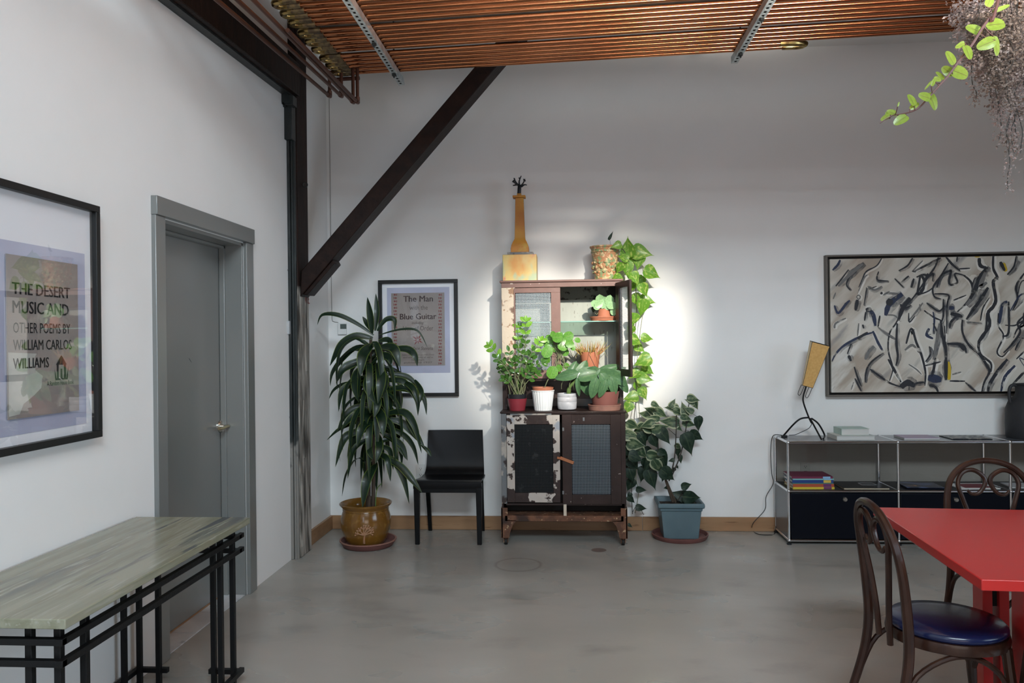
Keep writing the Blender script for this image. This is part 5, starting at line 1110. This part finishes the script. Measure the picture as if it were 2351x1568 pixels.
PD = '''1479,950,30,200,5.88;1455,978,38,30,5.80;1452,1000,42,10,5.78;1462,1022,46,15,5.78;1448,1040,40,60,5.82;1475,1040,40,40,5.86;1456,1066,42,50,5.82;1484,1067,36,80,5.84;1450,1092,40,70,5.84;1474,1090,38,110,5.86;1444,1020,40,120,5.84;1490,1000,34,60,5.88;1466,985,36,150,5.86;1443,1062,38,100,5.86;1492,1040,34,30,5.9;1440,985,34,70,5.84;1470,1010,40,120,5.9;1485,1090,30,60,5.9;1447,1115,34,110,5.9;1462,1050,40,20,5.74'''
for i, it in enumerate(PD.split(';')):
    u, v, sz, dg, Y = map(float, it.split(',')); pxleaf(U_var if i < 4 or i in (5, 12) else U_dk, u, v, Y, sz, dg, .75, t)
for u, v, sz, dg in ((1473, 1125, 26, 10), (1450, 1148, 26, 45), (1473, 1166, 28, 5), (1444, 1140, 20, 120), (1447, 1207, 14, 30)): pxleaf(U_dk if v > 1120 else U_var, u, v, 5.88, sz, dg, .62, t)
V1 = [at(1415, 570, 5.80), at(1432, 575, 5.74), at(1450, 620, 5.80), at(1462, 690, 5.88), at(1458, 760, 5.90), at(1452, 830, 5.91), at(1462, 900, 5.92), at(1456, 960, 5.90), at(1462, 1020, 5.90), at(1452, 1080, 5.92), at(1450, 1130, 5.93), at(1452, 1180, 5.94)]
MB().tube(spl(V1, 6), .0028, 6).build('vine', m_stemdark, t)
V2 = [at(1420, 575, 5.82), at(1445, 560, 5.80), at(1472, 600, 5.82), at(1480, 680, 5.88), at(1470, 760, 5.92), at(1462, 840, 5.93), at(1466, 920, 5.93), at(1470, 1000, 5.93), at(1460, 1090, 5.93), at(1466, 1130, 5.93), at(1458, 1178, 5.95)]
MB().tube(spl(V2, 6), .0025, 6).build('vine', m_stempale, t)
MB().tube(spl([at(1452, 1176, 5.95), at(1464, 1160, 5.93), at(1478, 1182, 5.96)], 5), .002, 6).build('vine', m_stemdark, t)
for b_ in vs:
    c_ = min(spl(V1, 6)+spl(V2, 6), key=lambda q: (q-b_).length)
    if (c_-b_).length > .004: MB().tube(spl([c_, (c_+b_)/2+V((0, -.01, .01)), b_], 3), .0013, 5).build('leaf_stalk', m_stemgreen, t)
pxleaf(U_dk, 1403, 540, 5.80, 24, 300, .3, t); MB().tube([at(1402, 568, 5.82), at(1400, 548, 5.80)], .0012, 5).build('leaf_stalk', m_stemdark, t)

# --- succulent on the glass shelf
zs2 = 1.605
q = at(1386, 733, 5.80); sxx = q.x-.005
t = thing('plant_saucer', 'orange terracotta saucer on the glass shelf in the cabinet', 'saucer', (sxx, 5.80, zs2))
MB().lathe([(0, 0), (.088, 0), (.093, .018), (.099, .026), (.099, .032), (.088, .032), (.083, .01), (0, .008)], sxx, 5.80, zs2, 36).build('saucer_body', m_terra, t)
t = thing('potted_succulent', 'pale green rosette plant in a small terracotta pot on the glass shelf', 'potted plant', (sxx+.006, 5.80, zs2+.009))
pot(t, cup(.055, .042, .080, .004), sxx+.010, 5.80, zs2+.009, m_terra, soil=(.038, .075))
for u, v, s_, dg in ((1378, 688, 26, 265), (1398, 690, 26, 280), (1366, 698, 22, 200), (1404, 702, 24, 10), (1386, 697, 24, 110), (1374, 699, 22, 150), (1394, 702, 22, 60), (1409, 715, 20, 80), (1370, 706, 16, 170), (1388, 690, 22, 250)): pxleaf(U_suc, u, v, R(5.74, 5.80), s_, dg, .8, t)
pxleaf(U_dk, 1363, 712, 5.80, 16, 95, .8, t); MB().tube(spl([at(1380, 705, 5.80), at(1370, 722, 5.79), at(1364, 712, 5.80)], 4), .002, 5).build('stem', m_stempale, t)
for u, v in ((1378, 694), (1398, 696), (1404, 704), (1368, 700)): MB().tube([V((sxx+.01, 5.80, zs2+.082)), at(u, v, 5.79)], .0025, 5).build('stem', m_stempale, t)

# --- red grassy plant in terracotta pot on the lower shelf
q = at(1355, 850, 5.83); gx, gy, gz = q.x, 5.83, 1.187
t = thing('potted_grass', 'terracotta pot of red tipped short grassy blades behind the orchids in the cabinet', 'potted plant', (gx, gy, gz))
r1 = 23.5*5.83/FPX; hh = at(1355, 808, 5.83).z-gz
pot(t, cup(.050, r1, hh, .005), gx, gy, gz, m_terra, soil=(r1-.008, hh-.015))
for k3 in range(90):
    a_ = R(0, 2*PI); rr = r1*math.sqrt(R(0, .95)); b_ = V((gx+rr*math.cos(a_), gy+rr*math.sin(a_), gz+hh-.02)); out = V((math.cos(a_), math.sin(a_), 0))*R(.0, .08)*(1.4 if rr > r1*.7 else .6)
    dn_ = -R(.0, .07) if (rr > r1*.75 and rnd.random() < .35) else R(.05, .11)
    leaf_strip(spl([b_, b_+out*.5+V((0, 0, .04)), b_+out+V((R(-.01, .01), 0, dn_))], 3), R(.0022, .0042), (0, -1, .2), lambda t_: 1-t_**2*.9, .2, cols=2).build('blade', l_redgrass, t, fix=False)

# --- counter pots
CT = CZT+.0005
def potpos(u, Y=5.645): return at(u, 930, Y).x
x, y = potpos(1187.5), 5.640
t = thing('potted_zz_plant', 'upright glossy leaved plant in a crimson pot on the cabinet counter', 'potted plant', (x, y, CT))
kk = 5.64/FPX; hp2 = 37*kk
pot(t, cup(.056, .072, hp2*.74, .004), x, y, CT, m_crimson, name='outer_pot')
pot(t, cup(.055, .068, hp2, .003), x, y, CT+.0015, m_potblack, name='inner_pot', soil=(.062, hp2-.01))
rs = random.Random(21)
tips = [((1207, 738), (1205, 800), 1, -.02), ((1188, 752), (1190, 810), 1, .05), ((1126, 795), (1160, 840), 1, -.02), ((1140, 822), (1165, 850), 0, -.08), ((1168, 806), (1178, 850), 0, -.06), ((1240, 783), (1215, 830), 1, .0), ((1243, 832), (1215, 850), 0, -.05), ((1216, 850), (1203, 870), 0, -.1), ((1158, 868), (1172, 880), 0, -.10), ((1180, 830), (1183, 860), 0, -.1), ((1222, 806), (1205, 845), 0, -.08), ((1232, 858), (1212, 875), 0, -.07), ((1150, 845), (1170, 870), 0, .05), ((1196, 800), (1194, 850), 0, -.1)]
for (tu, tv), (mu, mv), young, dy in tips:
    b_ = V((x+R(-.035, .035), y+R(-.03, .03), CT+hp2-.01)); m_ = at(mu, mv, y+dy*.5); e_ = at(tu, tv, y+dy)
    pts = spl([b_, m_, e_], 7); MB().tube(pts, [.0045-.0030*i/14 for i in range(15)], 6).build('stem', m_stempale if not young else m_stemgreen, t)
    for i in range(6 if (e_-m_).length > .12 else 8, 15, 3 if not young else 2):
        d_ = (pts[min(i+1, 14)]-pts[i-1]).normalized()
        for s_ in (-1, 1):
            side = d_.cross(V((R(-.4, .4), -1, R(-.3, .3)))).normalized()*s_
            L = R(.036, .054)*(1.1 if young else 1)
            me = U_zzl if (pts[i].z > at(0, 800, 5.64).z or (young and i > 8)) else U_zz
            put_leaf(me, pts[i], side*.8+d_*.6+V((0, R(-.3, .3), 0)), V((R(-.4, .4), -1, R(-.2, .5))), L, L*.58, t)
    put_leaf(U_zzl if young else U_zz, pts[-1], (pts[-1]-pts[-3]), front(.6), .045, .028, t)
for k4 in range(12):
    b_ = V((x+R(-.05, .05), y+R(-.04, .04), CT+hp2-.01)); MB().tube(spl([b_, b_+V((R(-.04, .04), R(-.03, .03), R(.06, .10))), b_+V((R(-.13, .13), R(-.05, .05), R(.13, .26)))], 4), .0018, 5).build('bare_stem', m_stempale, t)

x, y = potpos(1247), 5.640
t = thing('potted_pilea', 'round leaved plant in a ribbed white pot on the cabinet counter', 'potted plant', (x, y, CT))
h3 = 46*kk; r1, r0 = 25.5*kk, 19.5*kk
m = MB(); n3 = 96
ring = lambda r_, z: [V((x+(r_+(.0012 if j % 4 < 2 else -.0008))*math.cos(2*PI*j/n3), y+(r_+(.0012 if j % 4 < 2 else -.0008))*math.sin(2*PI*j/n3), CT+z)) for j in range(n3)]
rings = [ring(r0, 0), ring(r1-.001, h3-.008), [V((x+(r1+.003)*math.cos(2*PI*j/n3), y+(r1+.003)*math.sin(2*PI*j/n3), CT+h3-.006)) for j in range(n3)], [V((x+(r1+.003)*math.cos(2*PI*j/n3), y+(r1+.003)*math.sin(2*PI*j/n3), CT+h3)) for j in range(n3)], [V((x+(r1-.005)*math.cos(2*PI*j/n3), y+(r1-.005)*math.sin(2*PI*j/n3), CT+h3)) for j in range(n3)], [V((x+(r0-.005)*math.cos(2*PI*j/n3), y+(r0-.005)*math.sin(2*PI*j/n3), CT+.006)) for j in range(n3)]]
for rg_ in rings: m.v += rg_
for i in range(5):
    for j in range(n3): m.f.append((i*n3+j, i*n3+(j+1) % n3, (i+1)*n3+(j+1) % n3, (i+1)*n3+j))
m.f.append(tuple(range(n3-1, -1, -1))); m.f.append(tuple(5*n3+j for j in range(n3)))
m.build('outer_pot', m_white, t, angle=25)
MB().lathe([(.05, h3-.03), (r1-.010, h3-.004), (r1-.006, h3+.004), (r1-.004, h3+.021), (r1-.010, h3+.021), (r1-.014, h3+.0), (0, h3-.004)], x, y, CT, 32).build('inner_pot', m_terra, t)
MB().lathe([(0, h3+.012), (r1-.0105, h3+.012), (r1-.0105, h3+.004), (0, h3+.004)], x, y, CT, 24).build('soil', m_soil, t)
TL = '''1262,778,30,200;1280,775,36,190;1300,778,44,10;1292,795,34,20;1260,790,30,170;1256,808,40,120;1315,798,20,60;1268,855,42,110;1285,770,24,280;1275,800,26,100;1308,790,28,0;1297,808,28,60;1262,800,28,150;1256,825,26,90;1284,845,24,70;1300,840,22,40;1305,772,34,340;1290,786,30,330;1270,768,22,240;1326,781,20,5'''
hub = at(1284, 815, 5.66)
MB().tube(spl([V((x+.01, y, CT+h3+.01)), at(1258, 872, 5.62), at(1272, 850, 5.64), hub, at(1284, 780, 5.66)], 6), .0035, 7).build('stem', m_stempale, t)
for it in TL.split(';'):
    u, v, s_, dg = map(float, it.split(',')); Y = R(5.58, 5.68); b_ = pxleaf(U_pil, u, v, Y, s_*.74, dg, .88, t)
    MB().tube(spl([hub+V((R(-.01, .01), 0, R(-.03, .02))), (hub+b_)/2+V((0, -.012, .012)), b_], 3), .0016, 5).build('leaf_stalk', m_stempale, t)
for k5 in range(10):
    MB().tube(spl([hub+V((0, 0, R(-.03, .03))), hub+V((R(-.03, .04), R(-.02, .02), R(-.08, -.03))), hub+V((R(-.03, .09), R(-.03, .02), R(-.18, -.08)))], 4), .0016, 5).build('hanging_stem', m_stempale, t)

x, y = potpos(1302), 5.645
t = thing('potted_orchid', 'broad leaved orchid in a pale grey ringed pot on the cabinet counter', 'potted plant', (x, y, CT))
h4 = 36*kk; r1 = 22.0*kk
MB().lathe([(0, 0), (.050, 0), (.053, .006), (0, .007)], x, y, CT, 28).build('black_dish', m_potblack, t)
MB().lathe([(0, 0), (r1-.006, 0), (r1-.002, .008), (r1+.001, h4*.45), (r1-.0005, h4*.47), (r1+.001, h4*.50), (r1+.001, h4*.76), (r1-.001, h4*.78), (r1+.001, h4*.80), (r1, h4), (r1-.006, h4), (r1-.008, .012), (0, .012)], x, y, CT+.0072, 36).build('pot', m_paleg, t, angle=50)
MB().lathe([(0, 0), (r1-.008, 0), (r1-.008, -.012), (0, -.012)], x, y, CT+.007+h4-.012, 24).build('bark_mix', m_soil, t)
hubo = at(1324, 872, 5.60)
MB().tube(spl([V((x+.012, y, CT+h4-.008)), V((x+.02, y-.02, CT+h4+.05)), hubo], 4), [.016]*4+[.011]*5, 8).build('stem', m_stemgreen, t)
for (u, v, s_, dg, rt, Y) in ((1335, 853, 54, 290, .62, 5.62), (1302, 862, 56, 168, .50, 5.56), (1352, 858, 64, 345, .62, 5.58), (1327, 888, 44, 88, .30, 5.57), (1312, 850, 46, 300, .5, 5.66), (1330, 850, 40, 235, .6, 5.68)): pxleaf(U_orc, u, v, Y, s_, dg, rt, t, dy=-.1)
for (a_, b_) in (((1308, 895), (1312, 872)), ((1318, 895), (1322, 870)), ((1289, 893), (1296, 870))): MB().tube(spl([at(*a_, 5.62), at((a_[0]+b_[0])/2-3, (a_[1]+b_[1])/2, 5.6), at(*b_, 5.6)], 4), .0022, 5).build('aerial_root', m_stempale, t)
MB().tube(spl([hubo, at(1327, 862, 5.56), at(1331, 856, 5.55)], 4), .004, 6).build('flower_bud', m_mat, t)

x, y = potpos(1389, 5.655)-.004, 5.650
t = thing('plant_saucer', 'orange brown saucer under the broad leaved plant on the cabinet counter', 'saucer', (x, y, CT))
MB().lathe([(0, 0), (.112, 0), (.118, .034), (.121, .034), (.121, .040), (.112, .040), (.107, .010), (0, .008)], x, y, CT, 40).build('saucer_body', m_terralip, t)
t = thing('potted_orchid', 'broad leaved orchid filling a brown clay pot on the cabinet counter', 'potted plant', (x, y, CT+.009))
pot(t, cup(.084, .104, .125, .006), x+.004, y, CT+.009, m_terraplum, soil=(.096, .115))
for (u, v, s_, dg, rt, Y) in ((1352, 862, 60, 150, .6, 5.60), (1395, 848, 56, 335, .45, 5.64), (1402, 866, 60, 12, .72, 5.56), (1422, 868, 46, 40, .7, 5.58), (1364, 890, 50, 105, .55, 5.53), (1384, 892, 44, 110, .5, 5.52), (1340, 880, 60, 60, .5, 5.62), (1408, 885, 44, 75, .6, 5.55), (1420, 855, 40, 320, .5, 5.68), (1376, 862, 46, 200, .6, 5.64), (1432, 886, 36, 60, .6, 5.6), (1390, 875, 44, 60, .6, 5.54)): pxleaf(U_orc, u, v, Y, s_, dg, rt, t, dy=-.12)
for k6 in range(5): MB().tube(spl([V((x+R(-.03, .04), y+R(-.03, .02), CT+.12)), V((x+R(-.04, .05), y-.03, CT+.17)), at(R(1370, 1405), R(860, 880), 5.60)], 3), .007, 7).build('stem', m_stemgreen, t)
MB().tube(spl([at(1375, 868, 5.62), at(1364, 838, 5.60), at(1353, 815, 5.58)], 5), .0018, 5).build('dry_flower_spike', m_stemdark, t)

# --- square planter with variegated shrub
qx0, qx1 = .640, .972; qy0, qy1 = 5.665, 5.950
cxq, cyq = (qx0+qx1)/2-.004, (qy0+qy1)/2
t = thing('floor_saucer', 'wide round dark brown saucer under the square blue grey planter', 'saucer', (.806, 5.795, 0))
MB().lathe([(0, 0), (.190, 0), (.196, .006), (.206, .028), (.207, .034), (.198, .035), (.185, .014), (0, .012)], .806, 5.795, 0, 56).build('saucer_body', m_terradark, t)
t = thing('potted_shrub', 'variegated leafy shrub in a square blue grey planter beside the cabinet', 'potted plant', (cxq, cyq, .013))
m = MB(); zq = .013; Hq = .262
def sq(hw, z): return [V((cxq-hw, cyq-hw*.9, zq+z)), V((cxq+hw, cyq-hw*.9, zq+z)), V((cxq+hw, cyq+hw*.9, zq+z)), V((cxq-hw, cyq+hw*.9, zq+z))]
sec = [(.124, 0), (.144, .205), (.150, .207), (.152, .225), (.164, .230), (.167, .245), (.164, .262), (.150, .262), (.140, .24), (.120, .01)]
for hw, z in sec: m.v += sq(hw, z)
for i in range(len(sec)-1):
    for j in range(4): m.f.append((4*i+j, 4*i+(j+1) % 4, 4*i+4+(j+1) % 4, 4*i+4+j))
m.f.append((3, 2, 1, 0)); e_ = 4*(len(sec)-1); m.f.append((e_, e_+1, e_+2, e_+3))
m.build('planter', m_slate, t, bevel=.006)
m = MB(); m.v += sq(.138, .225)+sq(.138, .212); m.f += [(0, 1, 2, 3), (7, 6, 5, 4)]+[(j, 4+j, 4+(j+1) % 4, (j+1) % 4) for j in range(4)]; m.build('soil', m_soil, t)
stems = [[(1551, 1153), (1540, 1128), (1530, 1103)], [(1545, 1152), (1536, 1128), (1527, 1100)], [(1530, 1104), (1514, 1060), (1510, 1010), (1502, 943)], [(1536, 1104), (1548, 1055), (1552, 1000), (1553, 948)], [(1540, 1098), (1562, 1045), (1574, 990), (1581, 930)], [(1530, 1104), (1515, 1090), (1500, 1085)], [(1556, 1150), (1562, 1138), (1572, 1118)], [(1552, 1000), (1535, 985)], [(1510, 1010), (1500, 985), (1480, 970)], [(1553, 1004), (1566, 1004)]]
sy2 = 5.80
for i, s_ in enumerate(stems):
    q = spl([at(u, v, sy2+(.05 if i in (2, 8) else 0)*j/3) for j, (u, v) in enumerate(s_)], 5); r_ = .010 if i < 2 else .0055 if i < 5 else .0025
    MB().tube(q, [r_*(1-.45*j/len(q)) for j in range(len(q))], 8).build('stem', m_bark if i < 2 else m_stemdark, t)
SL = '''1594,916,34,10,v;1597,930,30,60,v;1584,921,26,200,v;1570,938,36,250,v;1541,936,34,185,v;1561,946,34,20,v;1519,950,40,30,v;1492,942,34,200,v;1507,930,26,20,v;1535,968,48,190,v;1556,980,34,40,v;1577,960,30,20,v;1605,975,40,75,d;1584,973,36,15,v;1572,971,22,120,d;1583,1022,60,65,d;1600,1003,42,35,d;1526,1003,46,55,d;1504,1016,40,60,d;1506,1048,44,15,v;1520,1058,56,70,d;1558,1026,22,40,v;1557,1040,24,80,d;1563,1055,22,70,d;1536,1092,52,40,d;1498,1102,54,65,d;1578,1115,30,350,d;1561,1137,46,200,d;1592,1143,50,10,d;1574,1150,40,170,d;1541,1057,16,170,d;1546,1080,14,120,d;1499,985,44,15,v;1518,984,44,350,v;1485,975,38,160,v;1512,1075,46,60,v;1524,1092,40,110,d;1580,940,28,210,v;1520,1042,22,20,d;1545,925,26,300,v;1500,960,30,190,v;1488,1070,40,120,d;1478,1010,40,60,d;1530,1120,16,160,d;1555,1073,10,60,d'''
ST_ = [p for s_ in stems for p in spl([at(u, v, sy2) for u, v in s_], 5)]
for it in SL.split(';'):
    u, v, s_, dg, kd = it.split(','); b_ = pxleaf(U_var if kd == 'v' else U_dk, float(u), float(v), sy2+R(-.07, .06), float(s_), float(dg), .66, t)
    c_ = min(ST_, key=lambda q: (q-b_).length)
    if .006 < (c_-b_).length < .2: MB().tube(spl([c_, (c_+b_)/2+V((0, 0, .008)), b_], 3), .0014, 5).build('leaf_stalk', m_stemdark, t)

# --- hanging plant close to the camera
HY = 2.2
hx = at(2420, 0, HY).x
t = thing('hanging_plant', 'hanging basket plant with lime trailing leaves and mauve dried tendrils', 'hanging plant', (hx, HY, 2.52))
MB().lathe([(0, 0), (.11, 0), (.15, .15), (.155, .15), (.155, .165), (.145, .165), (.105, .01), (0, .01)], hx, HY, 2.52, 32).build('basket', m_potblack, t)
MB().lathe([(0, 0), (.143, 0), (.143, -.01), (0, -.01)], hx, HY, 2.675, 20).build('soil', m_soil, t)
for k in range(3):
    a_ = 2*PI*k/3+.4; MB().tube([(hx+.15*math.cos(a_), HY+.15*math.sin(a_), 2.68), (hx, HY, 3.12)], .002, 5).build('hanger_wire', m_cord, t)
MB().tube([(hx, HY, 3.12), (hx, HY, RZ)], .003, 6).build('hanger_cord', m_cord, t)
hp3 = lambda x, y, dy=0: at(1950+x/3.409, y/3.409, HY-.16+dy)
hp4 = hp3; hp3 = lambda x, y, dy=0: at(1950+x/3.409, y/3.409, HY-.30+dy)
MS = [V((hx-.10, HY-.10, 2.69)), V((hx-.15, HY-.15, 2.62)), hp3(1150, 60), hp3(1100, 140), hp3(1040, 220), hp3(960, 350), hp3(850, 490), hp3(760, 610), hp3(650, 730), hp3(560, 830), hp3(490, 872), hp3(390, 895), hp3(350, 900), hp3(290, 930), hp3(240, 965)]
msp = spl(MS, 6); MB().tube(msp, [.0042-.0032*i/len(msp) for i in range(len(msp))], 7).build('creeper_stem', m_stemred, t)
CL = '''1150,187,165,350,.75;980,228,125,215,.85;1075,342,135,160,.8;1150,355,150,80,.4;870,352,80,150,.6;930,405,115,70,.85;795,452,115,240,.8;868,570,135,20,.85;770,555,100,225,.85;712,590,85,240,.7;660,640,75,300,.5;655,790,140,60,.9;592,755,95,200,.85;490,780,100,250,.75;512,828,85,330,.55;405,935,120,150,.75;335,880,80,200,.8;285,918,80,150,.6;1100,8,95,300,.8;1190,65,130,340,.3;620,665,80,130,.25;385,815,40,290,.4;690,620,60,20,.7;300,900,50,240,.7'''
for it in CL.split(';'):
    x, y, s_, dg, rt = map(float, it.split(',')); p = hp3(x, y, R(-.02, .02)); d_ = img(dg, R(-.3, .1)); L = s_/3.409*(HY-.3)/FPX; b_ = p-d_.normalized()*L*.5
    put_leaf(U_crp, b_, d_, front(.5), L, L*rt, t)
    c_ = min(msp, key=lambda q: (q-b_).length)
    if (c_-b_).length > .003: MB().tube(spl([c_, (c_+b_)/2+V((0, 0, -.003)), b_], 3), .0011, 5).build('leaf_stalk', m_stemred, t)
hp3 = hp4
SD = [(880, 130), (900, 240), (930, 420), (960, 500), (1000, 480), (1040, 500), (1080, 300), (1060, 620), (1100, 700), (990, 780), (1150, 960), (1170, 1100), (1130, 850), (1200, 900), (1250, 1190), (1240, 1480), (1290, 1200), (1320, 1100), (1260, 820), (1300, 900), (1340, 1200), (1367, 700), (1400, 900), (1450, 1000), (1500, 800), (1550, 600), (1220, 700), (1180, 600), (1300, 600), (1350, 400), (1420, 600), (1120, 450), (1240, 500), (950, 150), (1000, 260), (1470, 400), (1600, 500)]
fm = MB(); km = 0
def tiny(p, s_):
    d_ = V((R(-1, 1), R(-1, 1), R(-1, .4))).normalized(); x = d_.cross(V((R(-1, 1), R(-1, 1), R(-1, 1)))).normalized(); n_ = d_.cross(x); w_ = s_*.33
    b0 = len(fm.v); fm.v += [p, p+d_*s_*.5+x*w_, p+d_*s_, p+d_*s_*.5-x*w_, p+d_*s_*.5+n_*w_*.5]; fm.f += [(b0, b0+1, b0+4), (b0+1, b0+2, b0+4), (b0+2, b0+3, b0+4), (b0+3, b0, b0+4)]
for (x, y) in SD:
    xs_ = x+(1250-x)*.45+R(-60, 60); dy = R(-.10, .12)
    pts = [hp3(xs_, -170, dy), hp3(xs_+(x-xs_)*.4+R(-25, 25), y*.25, dy), hp3(x+R(-45, 45), y*.45, dy), hp3(x+R(-45, 45), y*.6, dy), hp3(x+R(-35, 35), y*.72, dy), hp3(x+R(-30, 30), y*.85, dy), hp3(x+R(-20, 20), y*.93, dy), hp3(x, y, dy)]
    sp_ = spl(pts, 6); MB().tube(sp_, .0011, 5).build('tendril', m_stemdark, t)
    for i, p in enumerate(sp_):
        f_ = i/len(sp_); yy = y*f_
        dens = 7 if y < 650 else (7 if yy < 480 else 5 if yy < 900 else 3)
        if y > 1000 and .62 < f_ < .72: dens = 1
        for q in range(dens): tiny(p+V((R(-1, 1), R(-1, 1), R(-1, 1)))*(.024 if yy < 500 else .015), R(.006, .012))
fm.build('mauve_foliage', m_mauve, t, smooth=False, fix=False, kind='stuff')

# unseen housing added for the spot that stands in for reflected sun
t = thing('added_spotlight', 'black added spotlight aimed at the cabinet in place of reflected sunlight', 'spotlight', (1.72, .06, 3.98))
dS = (V((.22, 6.0, 1.62))-V((1.72, .1, 3.98))).normalized(); pS = V((1.72, .1, 3.98))
can = MB().lathe([(0, -.20), (.045, -.20), (.055, -.18), (.055, -.015), (.050, -.015), (.050, -.17), (0, -.17)], 0, 0, 0, 28)
lay(can, pS+dS*.0, dS).build('lamp_can', m_blackmetal, t)
MB().tube([pS-dS*.10+V((0, 0, .05)), (pS.x, pS.y-.10, RZ)], .008, 8).build('drop_rod', m_blackmetal, t)

# unseen box added under the beam that stands in for sun on the pipes
t = thing('added_beam_box', 'long black added box for the beam in place of sunlight on the pipes', 'floor light', (1.1, -2.3, 0))
MB().box(-.38, 2.58, -2.50, -2.02, 0, .30).build('base_box', m_blackmetal, t, bevel=.004)
for x in (-.38, 2.565): MB().prism([(-2.50, .30), (-2.02, .30), (-2.02, .44), (-2.42, .80), (-2.50, .80)], lambda p: (x, p[0], p[1]), lambda p: (x+.015, p[0], p[1])).build('side_cheek', m_blackmetal, t)
